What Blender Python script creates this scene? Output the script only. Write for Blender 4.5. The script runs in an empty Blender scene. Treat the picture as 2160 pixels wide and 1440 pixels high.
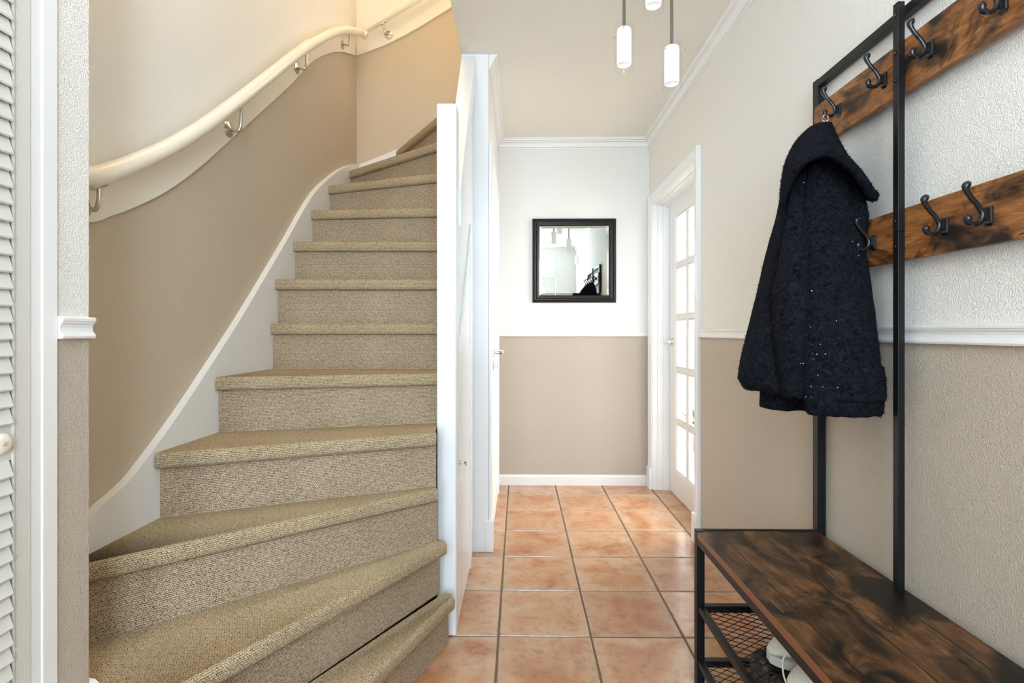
import bpy, math, random
from mathutils import Vector, noise, Matrix
random.seed(7)
sc = bpy.context.scene
C = sc.collection
# ------------------------------------------------------------------ camera
H = 1.12; F = 1105.0; HY = 701.0; VX = 1094.5
TH = math.atan((VX - 1080) / F)
cd = bpy.data.cameras.new('camera'); cam = bpy.data.objects.new('camera', cd); C.objects.link(cam)
cam.location = (0, 0, H); cam.rotation_euler = (math.pi / 2, 0, TH)
cd.sensor_width = 36; cd.lens = F / 2160 * 36; cd.shift_y = -(720 - HY) / 2160; cd.clip_start = 0.02
sc.camera = cam
# ------------------------------------------------------------------ world, lights, exposure
sc.view_settings.view_transform = 'Standard'; sc.view_settings.look = 'None'
sc.view_settings.gamma = 1; sc.view_settings.use_curve_mapping = False
sc.view_settings.exposure = 0.17
w = bpy.data.worlds.new('world'); sc.world = w; w.use_nodes = True
w.node_tree.nodes['Background'].inputs[0].default_value = (0.97, 0.98, 1.0, 1)
w.node_tree.nodes['Background'].inputs[1].default_value = 4.5
sc.cycles.use_denoising = True
sc.cycles.max_bounces = 14; sc.cycles.diffuse_bounces = 8; sc.cycles.transparent_max_bounces = 24
sc.cycles.sample_clamp_indirect = 8


def area(name, loc, rot, sx, sy, power, col):
    l = bpy.data.lights.new(name, 'AREA'); l.shape = 'RECTANGLE'; l.size = sx; l.size_y = sy
    l.energy = power; l.color = col
    o = bpy.data.objects.new(name, l); o.location = loc; o.rotation_euler = rot; C.objects.link(o)
    return o


R = math.radians
# daylight outside the front door's glass and an added sidelight (behind the camera), pointing into the hall (+Y)
area('daylight_front_door', (0.16, -1.35, 1.45), (R(90), 0, 0), 0.62, 1.0, 44, (0.62, 0.79, 1.0))
area('daylight_transom', (0.12, -1.35, 2.30), (R(90), 0, 0), 0.9, 0.32, 34, (0.62, 0.79, 1.0))
area('sidelight_fill', (-0.62, -1.35, 1.3), (R(90), 0, 0), 0.42, 2.1, 26, (0.62, 0.79, 1.0))  # extra fill through the added sidelight, for surfaces facing left
# warm lamp of the upstairs landing, over the stairwell
area('landing_lamp', (-0.55, 2.1, 4.85), (0, 0, 0), 0.9, 1.6, 25, (1.0, 0.70, 0.35))
# daylight from the living room's garden windows, coming through the glazed door
area('daylight_living_room', (2.6, 3.3, 1.7), (R(90), 0, R(90)), 2.2, 2.0, 180, (1.0, 0.95, 0.88))


# added fill lamp, unseen, aimed up at the ceiling to light the hall evenly
area('ceiling_fill', (-0.30, -0.30, 1.50), (R(180), 0, 0), 0.40, 0.40, 13, (0.95, 0.97, 1.0))


def W(px, py, X=None, Y=None, Z=None):
    """point of the place seen at a photograph position, on a known wall, floor or object plane"""
    u = (px - 1080) / F; v = (HY - py) / F
    dx = math.cos(TH) * u - math.sin(TH); dy = math.sin(TH) * u + math.cos(TH); dz = v
    if X is not None: t = X / dx
    elif Y is not None: t = Y / dy
    else: t = (Z - H) / dz
    return Vector((dx * t, dy * t, H + dz * t))


# ------------------------------------------------------------------ materials
def lin(c):
    return tuple(((x / 255) / 12.92 if x / 255 <= 0.04045 else ((x / 255 + 0.055) / 1.055) ** 2.4) for x in c) + (1,)


def newmat(name):
    m = bpy.data.materials.new(name); m.use_nodes = True
    nt = m.node_tree; b = nt.nodes['Principled BSDF']
    return m, nt, b


def nd(nt, t, **kw):
    n = nt.nodes.new(t)
    for k, v in kw.items(): setattr(n, k, v)
    return n


def L(nt, a, b): nt.links.new(a, b)


def noise_n(nt, vec, scale, detail=3, rough=0.5, dist=0.0):
    n = nd(nt, 'ShaderNodeTexNoise'); n.inputs['Scale'].default_value = scale; n.inputs['Detail'].default_value = detail
    n.inputs['Roughness'].default_value = rough; n.inputs['Distortion'].default_value = dist
    if vec is not None: L(nt, vec, n.inputs['Vector'])
    return n


def ramp(nt, fac, stops):
    r = nd(nt, 'ShaderNodeValToRGB')
    e = r.color_ramp.elements
    e[0].position = stops[0][0]; e[0].color = stops[0][1]
    e[1].position = stops[-1][0]; e[1].color = stops[-1][1]
    for p, c in stops[1:-1]:
        x = e.new(p); x.color = c
    L(nt, fac, r.inputs[0]); return r


def bump(nt, h, dist, strength=1.0, normal=None):
    b = nd(nt, 'ShaderNodeBump'); b.inputs['Distance'].default_value = dist; b.inputs['Strength'].default_value = strength
    L(nt, h, b.inputs['Height'])
    if normal is not None: L(nt, normal, b.inputs['Normal'])
    return b


def mixc(nt, fac, a, b, blend='MIX'):
    m = nd(nt, 'ShaderNodeMix', data_type='RGBA', blend_type=blend)
    if isinstance(fac, (int, float)): m.inputs[0].default_value = fac
    else: L(nt, fac, m.inputs[0])
    for i, x in ((6, a), (7, b)):
        if isinstance(x, tuple): m.inputs[i].default_value = x
        else: L(nt, x, m.inputs[i])
    return m.outputs[2]


def plain(name, col, rough=0.5, metal=0.0, bumpd=0.0, bscale=80, spec=0.5, coat=0.0):
    m, nt, b = newmat(name)
    tc = nd(nt, 'ShaderNodeTexCoord')
    n = noise_n(nt, tc.outputs['Object'], 3.0, 3)
    c2 = tuple(x * 0.93 for x in col[:3]) + (1,)
    L(nt, mixc(nt, n.outputs['Fac'], col, c2), b.inputs['Base Color'])
    b.inputs['Roughness'].default_value = rough; b.inputs['Metallic'].default_value = metal
    b.inputs['Specular IOR Level'].default_value = spec; b.inputs['Coat Weight'].default_value = coat
    if bumpd:
        n2 = noise_n(nt, tc.outputs['Object'], bscale, 3)
        L(nt, bump(nt, n2.outputs['Fac'], bumpd).outputs[0], b.inputs['Normal'])
    return m


def stucco(name, col, depth, scale=150, rough=0.85):
    """sprayed wall plaster: short wandering ridges and pits"""
    m, nt, b = newmat(name)
    tc = nd(nt, 'ShaderNodeTexCoord')
    a = noise_n(nt, tc.outputs['Object'], scale, 2.0, 0.5, 0.7)
    r = ramp(nt, a.outputs['Fac'], [(0.32, (0, 0, 0, 1)), (0.5, (0.55, 0.55, 0.55, 1)), (0.68, (1, 1, 1, 1))])
    f = noise_n(nt, tc.outputs['Object'], scale * 3.2, 2, 0.5, 0.4)
    h = mixc(nt, 0.22, r.outputs[0], f.outputs['Color'])
    L(nt, bump(nt, h, depth).outputs[0], b.inputs['Normal'])
    big = noise_n(nt, tc.outputs['Object'], 1.3, 3)
    c2 = tuple(x * 0.95 for x in col[:3]) + (1,)
    L(nt, mixc(nt, big.outputs['Fac'], col, c2), b.inputs['Base Color'])
    b.inputs['Roughness'].default_value = rough; b.inputs['Specular IOR Level'].default_value = 0.25
    return m


CREAM = lin((236, 233, 225)); TAUPE = lin((200, 185, 163))
m_cream = stucco('cream_stucco', CREAM, 0.0016, 300)
m_taupe = stucco('taupe_stucco', lin((194, 181, 164)), 0.0016, 300)
m_cream_s = stucco('cream_stair_stucco', CREAM, 0.0010, 260)
m_taupe_s = stucco('taupe_stair_stucco', TAUPE, 0.0010, 260)
m_cream_f = stucco('cream_fine_stucco', lin((225, 224, 221)), 0.0005, 120)
m_taupe_f = stucco('taupe_fine_stucco', lin((180, 168, 155)), 0.0006, 120)
m_ceil = plain('ceiling_paint', lin((228, 224, 215)), 0.9, bumpd=0.0004, bscale=160, spec=0.2)
m_gloss = plain('white_gloss_paint', lin((230, 231, 231)), 0.22, bumpd=0.00025, bscale=18)
m_white = plain('white_satin_paint', lin((230, 229, 226)), 0.4, bumpd=0.0002, bscale=60)
m_louvre = plain('grey_cream_paint', lin((212, 211, 203)), 0.45, bumpd=0.0002, bscale=60)
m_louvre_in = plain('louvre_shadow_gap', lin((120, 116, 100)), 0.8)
m_board = plain('ivory_satin_paint', lin((236, 230, 214)), 0.3, bumpd=0.0002, bscale=30)
m_grout = plain('dark_grout', lin((112, 96, 82)), 0.9, bumpd=0.0008, bscale=200)
m_black = plain('black_powder_coat', (0.006, 0.006, 0.0068, 1), 0.42, spec=0.32, bumpd=0.0001, bscale=400)
m_hook = plain('black_gloss_enamel', (0.010, 0.010, 0.011, 1), 0.16)
m_frame = plain('black_brown_lacquer', (0.010, 0.008, 0.007, 1), 0.30, spec=0.35)
m_chrome = plain('brushed_nickel', (0.62, 0.58, 0.52, 1), 0.22, 1.0)
m_steel = plain('bright_chrome', (0.75, 0.75, 0.76, 1), 0.12, 1.0)
m_rod = plain('dark_nickel_rod', (0.34, 0.33, 0.29, 1), 0.2, 1.0)
m_opal = plain('opal_white_glass', lin((240, 243, 243)), 0.25)
m_knob = plain('cream_plastic', lin((228, 221, 202)), 0.3)
m_opal.node_tree.nodes['Principled BSDF'].inputs['Emission Color'].default_value = (1, 1, 0.97, 1); m_opal.node_tree.nodes['Principled BSDF'].inputs['Emission Strength'].default_value = 0.22
m_dark = plain('dark_recess', (0.02, 0.02, 0.02, 1), 0.6)
m_shoe = plain('off_white_leather', lin((226, 222, 208)), 0.5, bumpd=0.0005, bscale=150)
m_brown = plain('dark_brown_leather', (0.035, 0.022, 0.016, 1), 0.45, bumpd=0.0004, bscale=120)
m_sole = plain('pale_rubber', lin((200, 205, 200)), 0.6)
m_green = plain('leaf_green', (0.05, 0.12, 0.02, 1), 0.5)
m_pot = plain('grey_pot', (0.3, 0.3, 0.29, 1), 0.6)
m_wood_floor = plain('living_room_floor', lin((205, 190, 170)), 0.4)


def glass(name, tint=(1, 1, 1, 1), refl=1.0):
    m, nt, b = newmat(name)
    nt.nodes.remove(b)
    out = nt.nodes['Material Output']
    t = nd(nt, 'ShaderNodeBsdfTransparent'); t.inputs[0].default_value = tint
    g = nd(nt, 'ShaderNodeBsdfGlossy'); g.inputs['Roughness'].default_value = 0.02
    f = nd(nt, 'ShaderNodeFresnel'); f.inputs[0].default_value = 1.45
    mu = nd(nt, 'ShaderNodeMath', operation='MULTIPLY'); mu.inputs[1].default_value = refl
    ge = nd(nt, 'ShaderNodeNewGeometry'); fr = nd(nt, 'ShaderNodeMath', operation='SUBTRACT'); fr.inputs[0].default_value = 1.0; L(nt, ge.outputs['Backfacing'], fr.inputs[1])
    m0 = nd(nt, 'ShaderNodeMath', operation='MULTIPLY'); L(nt, f.outputs[0], m0.inputs[0]); L(nt, fr.outputs[0], m0.inputs[1])
    L(nt, m0.outputs[0], mu.inputs[0])
    mx = nd(nt, 'ShaderNodeMixShader'); L(nt, mu.outputs[0], mx.inputs[0]); L(nt, t.outputs[0], mx.inputs[1]); L(nt, g.outputs[0], mx.inputs[2])
    L(nt, mx.outputs[0], out.inputs[0]); return m


m_glass = glass('clear_pane_glass', (0.96, 0.98, 0.98, 1))
m_glass2 = glass('clear_cylinder_glass', (0.99, 0.99, 0.985, 1), 0.45)
m_mirror, nt, b = newmat('silvered_glass')
b.inputs['Metallic'].default_value = 1; b.inputs['Roughness'].default_value = 0.01
tc = nd(nt, 'ShaderNodeTexCoord'); n = noise_n(nt, tc.outputs['Object'], 2)
L(nt, mixc(nt, n.outputs['Fac'], (0.76, 0.81, 0.80, 1), (0.74, 0.79, 0.78, 1)), b.inputs['Base Color'])


# terracotta tile
def tile_mat():
    m, nt, b = newmat('terracotta_tile')
    tc = nd(nt, 'ShaderNodeTexCoord'); oi = nd(nt, 'ShaderNodeObjectInfo')
    add = nd(nt, 'ShaderNodeVectorMath', operation='ADD'); L(nt, tc.outputs['Object'], add.inputs[0])
    sc_ = nd(nt, 'ShaderNodeVectorMath', operation='SCALE'); L(nt, oi.outputs['Random'], sc_.inputs['Scale'])
    sc_.inputs[0].default_value = (31.0, 17.0, 5.0); L(nt, sc_.outputs[0], add.inputs[1])
    n1 = noise_n(nt, add.outputs[0], 5.0, 4, 0.6, 0.6)
    n2 = noise_n(nt, add.outputs[0], 26.0, 5, 0.65, 0.5)
    r1 = ramp(nt, n1.outputs['Fac'], [(0.30, lin((178, 124, 94))), (0.44, lin((192, 144, 110))), (0.56, lin((200, 160, 128))), (0.70, lin((204, 176, 152)))])
    sp = nd(nt, 'ShaderNodeSeparateXYZ'); L(nt, tc.outputs['Object'], sp.inputs[0])
    ax_ = nd(nt, 'ShaderNodeMath', operation='ABSOLUTE'); L(nt, sp.outputs[0], ax_.inputs[0])
    ay_ = nd(nt, 'ShaderNodeMath', operation='ABSOLUTE'); L(nt, sp.outputs[1], ay_.inputs[0])
    mx_ = nd(nt, 'ShaderNodeMath', operation='MAXIMUM'); L(nt, ax_.outputs[0], mx_.inputs[0]); L(nt, ay_.outputs[0], mx_.inputs[1])
    ad_ = nd(nt, 'ShaderNodeMath', operation='MULTIPLY_ADD'); L(nt, n1.outputs['Fac'], ad_.inputs[0]); ad_.inputs[1].default_value = 0.16; L(nt, mx_.outputs[0], ad_.inputs[2])
    edge = ramp(nt, ad_.outputs[0], [(0.185, (0, 0, 0, 1)), (0.225, (0.65, 0.65, 0.65, 1)), (0.25, (0.8, 0.8, 0.8, 1))])
    r1o = mixc(nt, edge.outputs[0], r1.outputs[0], lin((204, 174, 150)))
    r2 = ramp(nt, n2.outputs['Fac'], [(0.34, (0.80, 0.78, 0.76, 1)), (0.5, (1, 1, 1, 1)), (0.8, (1.06, 1.05, 1.04, 1))])
    c = mixc(nt, 1.0, r1o, r2.outputs[0], 'MULTIPLY')
    r3 = ramp(nt, oi.outputs['Random'], [(0.0, (0.90, 0.82, 0.78, 1)), (0.5, (1.0, 0.96, 0.9, 1)), (1.0, (1.04, 1.02, 1.0, 1))])
    c = mixc(nt, 1.0, c, r3.outputs[0], 'MULTIPLY')
    c = mixc(nt, 1.0, c, (0.87, 0.83, 0.765, 1), 'MULTIPLY')
    L(nt, c, b.inputs['Base Color'])
    n3 = noise_n(nt, add.outputs[0], 60.0, 4, 0.6, 1.0)
    n4 = noise_n(nt, add.outputs[0], 9.0, 2, 0.5, 0.2)
    b1 = bump(nt, n4.outputs['Fac'], 0.0012)
    b2 = bump(nt, n3.outputs['Fac'], 0.0003, 1.0, b1.outputs[0])
    L(nt, b2.outputs[0], b.inputs['Normal'])
    rr = ramp(nt, n2.outputs['Fac'], [(0.3, (0.22, 0.22, 0.22, 1)), (0.7, (0.11, 0.11, 0.11, 1))])
    L(nt, rr.outputs[0], b.inputs['Roughness']); b.inputs['Specular IOR Level'].default_value = 0.55
    return m


m_tile = tile_mat()


# woven carpet, UV in metres
def carpet(name, c_lo, c_hi, dark, bw=0.0066, rh=0.0054, dist=0.0022):
    m, nt, b = newmat(name)
    uv = nd(nt, 'ShaderNodeUVMap')
    nz = noise_n(nt, uv.outputs[0], 110, 3, 0.6)
    sub = nd(nt, 'ShaderNodeVectorMath', operation='SUBTRACT'); L(nt, nz.outputs['Color'], sub.inputs[0]); sub.inputs[1].default_value = (0.5, 0.5, 0.5)
    scl = nd(nt, 'ShaderNodeVectorMath', operation='MULTIPLY'); L(nt, sub.outputs[0], scl.inputs[0]); scl.inputs[1].default_value = (0.013, 0.0052, 0)
    add = nd(nt, 'ShaderNodeVectorMath', operation='ADD'); L(nt, uv.outputs[0], add.inputs[0]); L(nt, scl.outputs[0], add.inputs[1])
    br = nd(nt, 'ShaderNodeTexBrick'); L(nt, add.outputs[0], br.inputs['Vector'])
    br.inputs['Scale'].default_value = 1.0; br.inputs['Brick Width'].default_value = bw; br.inputs['Row Height'].default_value = rh
    br.inputs['Mortar Size'].default_value = 0.00085; br.inputs['Mortar Smooth'].default_value = 0.7; br.inputs['Bias'].default_value = 0
    br.inputs['Color1'].default_value = (0, 0, 0, 1); br.inputs['Color2'].default_value = (1, 1, 1, 1); br.inputs['Mortar'].default_value = (0.5, 0.5, 0.5, 1)
    fine = noise_n(nt, uv.outputs[0], 420, 2, 0.6); gap0 = noise_n(nt, uv.outputs[0], 210, 2)
    big = noise_n(nt, uv.outputs[0], 5, 3)
    br2 = mixc(nt, 0.35, br.outputs['Color'], gap0.outputs['Color'])
    base = mixc(nt, br2, c_lo, c_hi)
    base = mixc(nt, fine.outputs['Fac'], base, c_hi)
    tint = ramp(nt, big.outputs['Fac'], [(0.3, (0.90, 0.90, 0.86, 1)), (0.7, (1.05, 1.04, 1.02, 1))])
    base = mixc(nt, 1.0, base, tint.outputs[0], 'MULTIPLY')
    gap = noise_n(nt, uv.outputs[0], 130, 2, 0.6)
    gr = ramp(nt, gap.outputs['Fac'], [(0.36, (0.12, 0.12, 0.12, 1)), (0.56, (0.88, 0.88, 0.88, 1))])
    fm = nd(nt, 'ShaderNodeMath', operation='MULTIPLY'); L(nt, br.outputs['Fac'], fm.inputs[0]); L(nt, gr.outputs[0], fm.inputs[1])
    col = mixc(nt, fm.outputs[0], base, dark)
    L(nt, col, b.inputs['Base Color'])
    inv = nd(nt, 'ShaderNodeMath', operation='SUBTRACT'); inv.inputs[0].default_value = 1.0; L(nt, br.outputs['Fac'], inv.inputs[1])
    fa = nd(nt, 'ShaderNodeMath', operation='MULTIPLY_ADD'); L(nt, fine.outputs['Fac'], fa.inputs[0]); fa.inputs[1].default_value = 0.5; L(nt, inv.outputs[0], fa.inputs[2])
    L(nt, bump(nt, fa.outputs[0], dist).outputs[0], b.inputs['Normal'])
    b.inputs['Roughness'].default_value = 0.95; b.inputs['Specular IOR Level'].default_value = 0.15
    return m


m_carpet = carpet('woven_carpet', lin((158, 137, 106)), lin((206, 186, 154)), lin((66, 52, 36)))
m_riser = carpet('woven_carpet_riser', lin((152, 126, 100)), lin((208, 186, 158)), lin((66, 48, 34)), 0.0062, 0.0052)


def rustic_wood(name, axis=1, scale=1.0, bright=1.0, pal=((104, 64, 34), (142, 92, 50), (168, 114, 64), (200, 150, 92)), thr=0.0, planks=False):
    """reclaimed-look board: streaky grain, dark smears and knots, along the given axis"""
    m, nt, b = newmat(name)
    tc = nd(nt, 'ShaderNodeTexCoord')
    mp = nd(nt, 'ShaderNodeMapping'); L(nt, tc.outputs['Object'], mp.inputs[0])
    s = [1.0, 1.0, 1.0]; s[axis] = 0.14; mp.inputs['Scale'].default_value = s
    mp2 = nd(nt, 'ShaderNodeMapping'); L(nt, tc.outputs['Object'], mp2.inputs[0])
    s2 = [1.0, 1.0, 1.0]; s2[axis] = 0.6; mp2.inputs['Scale'].default_value = s2
    g = noise_n(nt, mp.outputs[0], 70 * scale, 5, 0.65, 0.8)
    g2 = noise_n(nt, mp.outputs[0], 260 * scale, 3, 0.6)
    sm = noise_n(nt, mp2.outputs[0], 12 * scale, 5, 0.6, 1.0)
    scr = noise_n(nt, mp.outputs[0], 48 * scale, 3, 0.5, 2.2)
    k = lambda c: tuple(x * bright for x in lin(c)[:3]) + (1,)
    c1 = ramp(nt, g.outputs['Fac'], [(0.28, k(pal[0])), (0.5, k(pal[1])), (0.66, k(pal[2])), (0.78, k(pal[3]))])
    smr = ramp(nt, sm.outputs['Fac'], [(0.36 + thr, (1, 1, 1, 1)), (0.45 + thr, (0.6, 0.6, 0.6, 1)), (0.53 + thr, (0, 0, 0, 1))])
    c = mixc(nt, smr.outputs[0], c1.outputs[0], k((34, 26, 20)))
    sr = ramp(nt, scr.outputs['Fac'], [(0.27, (1, 1, 1, 1)), (0.315, (0, 0, 0, 1))])
    c = mixc(nt, sr.outputs[0], c, k((40, 28, 20)))
    fl_ = ramp(nt, scr.outputs['Fac'], [(0.715, (0, 0, 0, 1)), (0.76, (0.7, 0.7, 0.7, 1))])
    c = mixc(nt, fl_.outputs[0], c, k((216, 170, 108)))
    if planks:
        sx_ = nd(nt, 'ShaderNodeSeparateXYZ'); L(nt, tc.outputs['Object'], sx_.inputs[0])
        m1 = nd(nt, 'ShaderNodeMath', operation='PINGPONG'); L(nt, sx_.outputs[0], m1.inputs[0]); m1.inputs[1].default_value = 0.062
        lr_ = ramp(nt, m1.outputs[0], [(0.0, (1, 1, 1, 1)), (0.0014, (0, 0, 0, 1))])
        c = mixc(nt, lr_.outputs[0], c, k((36, 26, 20)))
    fine = ramp(nt, g2.outputs['Fac'], [(0.3, (0.66, 0.66, 0.66, 1)), (0.6, (1.10, 1.10, 1.10, 1))])
    c = mixc(nt, 1.0, c, fine.outputs[0], 'MULTIPLY')
    L(nt, c, b.inputs['Base Color'])
    L(nt, bump(nt, g2.outputs['Fac'], 0.0003).outputs[0], b.inputs['Normal'])
    b.inputs['Roughness'].default_value = 0.42; b.inputs['Specular IOR Level'].default_value = 0.3
    return m


m_wood = rustic_wood('rustic_brown_board', 1, 1.0, 1.0, thr=-0.025)
m_top = rustic_wood('rustic_dark_top', 1, 0.85, 0.60, ((98, 64, 38), (126, 86, 52), (150, 106, 66), (196, 154, 100)), 0.055, True)
m_edge = plain('reddish_brown_edge', lin((128, 78, 48)), 0.4)


def wool(name, col):
    m, nt, b = newmat(name)
    tc = nd(nt, 'ShaderNodeTexCoord')
    a = noise_n(nt, tc.outputs['Object'], 95, 4, 0.7, 1.2)
    r = ramp(nt, a.outputs['Fac'], [(0.36, tuple(x * 0.10 for x in col[:3]) + (1,)), (0.66, col)])
    L(nt, r.outputs[0], b.inputs['Base Color'])
    L(nt, bump(nt, a.outputs['Fac'], 0.006).outputs[0], b.inputs['Normal'])
    b.inputs['Roughness'].default_value = 1.0; b.inputs['Specular IOR Level'].default_value = 0.1
    b.inputs['Sheen Weight'].default_value = 0.0
    return m


m_wool = wool('navy_boucle_wool', (0.0145, 0.0155, 0.0225, 1))
m_lint = plain('white_lint', (0.7, 0.7, 0.7, 1), 0.9)


# ------------------------------------------------------------------ mesh helpers
class MB:
    def __init__(s): s.v = []; s.f = []; s.mi = []; s.uv = {}

    def vs(s, pts):
        i = len(s.v); s.v += [tuple(p) for p in pts]; return i

    def face(s, idx, m=0, uv=None):
        s.f.append(tuple(idx)); s.mi.append(m)
        if uv: s.uv[len(s.f) - 1] = uv

    def poly(s, pts, m=0, uv=None):
        i = s.vs(pts); s.face(range(i, i + len(pts)), m, uv)

    def box(s, x0, x1, y0, y1, z0, z1, m=0):
        if x0 > x1: x0, x1 = x1, x0
        if y0 > y1: y0, y1 = y1, y0
        if z0 > z1: z0, z1 = z1, z0
        i = s.vs([(x0, y0, z0), (x1, y0, z0), (x1, y1, z0), (x0, y1, z0), (x0, y0, z1), (x1, y0, z1), (x1, y1, z1), (x0, y1, z1)])
        for q in ((0, 3, 2, 1), (4, 5, 6, 7), (0, 1, 5, 4), (1, 2, 6, 5), (2, 3, 7, 6), (3, 0, 4, 7)):
            s.face([i + k for k in q], m)
        return s

    def prism(s, axis, pts, a0, a1, m=0):
        """extrude a 2-D outline along an axis; pts are the two other coordinates in order"""
        def P(p, a):
            return {'X': (a, p[0], p[1]), 'Y': (p[0], a, p[1]), 'Z': (p[0], p[1], a)}[axis]
        n = len(pts)
        i = s.vs([P(p, a0) for p in pts]); j = s.vs([P(p, a1) for p in pts])
        for k in range(n):
            q = (k + 1) % n
            s.face((i + k, i + q, j + q, j + k), m)
        s.face([i + k for k in range(n)][::-1], m); s.face([j + k for k in range(n)], m)
        return s

    def tube(s, path, r, n=12, cap=True, m=0):
        path = [Vector(p) for p in path]
        rs = r if isinstance(r, (list, tuple)) else [r] * len(path)
        prev = None; rings = []
        for k, p in enumerate(path):
            a = path[max(k - 1, 0)]; b_ = path[min(k + 1, len(path) - 1)]
            t = (b_ - a)
            t = t.normalized() if t.length > 1e-9 else Vector((0, 0, 1))
            if prev is None:
                up = Vector((0, 0, 1)) if abs(t.z) < 0.9 else Vector((1, 0, 0))
                u = t.cross(up).normalized()
            else:
                u = (prev - t * prev.dot(t)).normalized()
            prev = u; v_ = t.cross(u)
            rings.append(s.vs([p + (u * math.cos(2 * math.pi * q / n) + v_ * math.sin(2 * math.pi * q / n)) * rs[k] for q in range(n)]))
        for k in range(len(rings) - 1):
            for q in range(n):
                z = (q + 1) % n
                s.face((rings[k] + q, rings[k] + z, rings[k + 1] + z, rings[k + 1] + q), m)
        if cap:
            s.face([rings[0] + q for q in range(n)][::-1], m); s.face([rings[-1] + q for q in range(n)], m)
        return s

    def lathe(s, prof, c, axis='Z', n=32, m=0):
        c = Vector(c); rings = []
        for r_, h in prof:
            pts = []
            for q in range(n):
                a = 2 * math.pi * q / n; ca, sa = math.cos(a) * r_, math.sin(a) * r_
                d = {'Z': (ca, sa, h), 'X': (h, ca, sa), 'Y': (ca, h, sa)}[axis]
                pts.append(c + Vector(d))
            rings.append(s.vs(pts))
        for k in range(len(rings) - 1):
            for q in range(n):
                z = (q + 1) % n
                s.face((rings[k] + q, rings[k] + z, rings[k + 1] + z, rings[k + 1] + q), m)
        return s

    def build(s, name, mats, parent=None, smooth=False, bevel=0.0, seg=2, kind=None, label=None, autosmooth=None, merge=False):
        me = bpy.data.meshes.new(name); me.from_pydata(s.v, [], s.f)
        mats = mats if isinstance(mats, (list, tuple)) else [mats]
        for x in mats: me.materials.append(x)
        for p, mi in zip(me.polygons, s.mi): p.material_index = mi
        if s.uv:
            lay = me.uv_layers.new(name='UVMap')
            for fi, uvs in s.uv.items():
                for li, u in zip(me.polygons[fi].loop_indices, uvs): lay.data[li].uv = (u[0] + 3.0, u[1] + 3.0)
        import bmesh
        bm = bmesh.new(); bm.from_mesh(me)
        if merge: bmesh.ops.remove_doubles(bm, verts=bm.verts, dist=1e-5)
        bmesh.ops.recalc_face_normals(bm, faces=bm.faces)
        bm.to_mesh(me); bm.free()
        if smooth:
            for p in me.polygons: p.use_smooth = True
        o = bpy.data.objects.new(name, me); C.objects.link(o)
        if smooth and autosmooth:
            me.set_sharp_from_angle(angle=R(autosmooth))
        if bevel:
            bv = o.modifiers.new('bevel', 'BEVEL'); bv.width = bevel; bv.segments = seg; bv.limit_method = 'ANGLE'; bv.angle_limit = R(40)
        if parent is not None:
            o.parent = parent
            q = parent; off = Vector((0, 0, 0))
            while q is not None: off += q.location; q = q.parent
            o.location = -off
        if kind: o['kind'] = kind
        if label: o['label'] = label
        return o


def thing(name, loc, label, cat, group=None, kind=None):
    o = bpy.data.objects.new(name, None); o.location = loc; o.empty_display_size = 0.1; C.objects.link(o)
    if kind: o['kind'] = kind
    if label: o['label'] = label
    if cat: o['category'] = cat
    if group: o['group'] = group
    return o


def tag(o, label=None, cat=None, group=None, kind=None):
    for k, v in (('label', label), ('category', cat), ('group', group), ('kind', kind)):
        if v: o[k] = v
    return o


def struct(name, label=None, loc=(0, 0, 0)):
    return tag(thing(name, loc, None, None), label=label, cat='trim' if name.startswith(('trim', 'base')) else name.split('_')[0], kind='structure')


def smooth_path(pts, n=8):
    pts = [Vector(p) for p in pts]; out = []
    for i in range(len(pts) - 1):
        p0 = pts[max(i - 1, 0)]; p1 = pts[i]; p2 = pts[i + 1]; p3 = pts[min(i + 2, len(pts) - 1)]
        for k in range(n):
            t = k / n
            out.append(0.5 * ((2 * p1) + (p2 - p0) * t + (2 * p0 - 5 * p1 + 4 * p2 - p3) * t * t + (3 * p1 - p0 - 3 * p2 + p3) * t ** 3))
    out.append(pts[-1]); return out


# ------------------------------------------------------------------ key dimensions
XR = 0.955            # right wall
YF = 3.855            # far wall
XL = -0.155           # hall's left wall beyond the stairs
YP = 2.673            # white wall end facing the camera
CZ = 2.54             # hall ceiling
XS = -1.075; XSF = -1.049   # stairwell wall, face of the wall string
YB = 3.46             # stairwell back wall
XN = -0.88            # near left wall
YN = 1.0604             # end of near left wall
YK = -1.10            # front wall behind the camera
DZ0, DZ1 = 1.092, 1.135
XO = -0.293           # stairwell opening edge of the ceiling
TOP = 5.0

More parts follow.
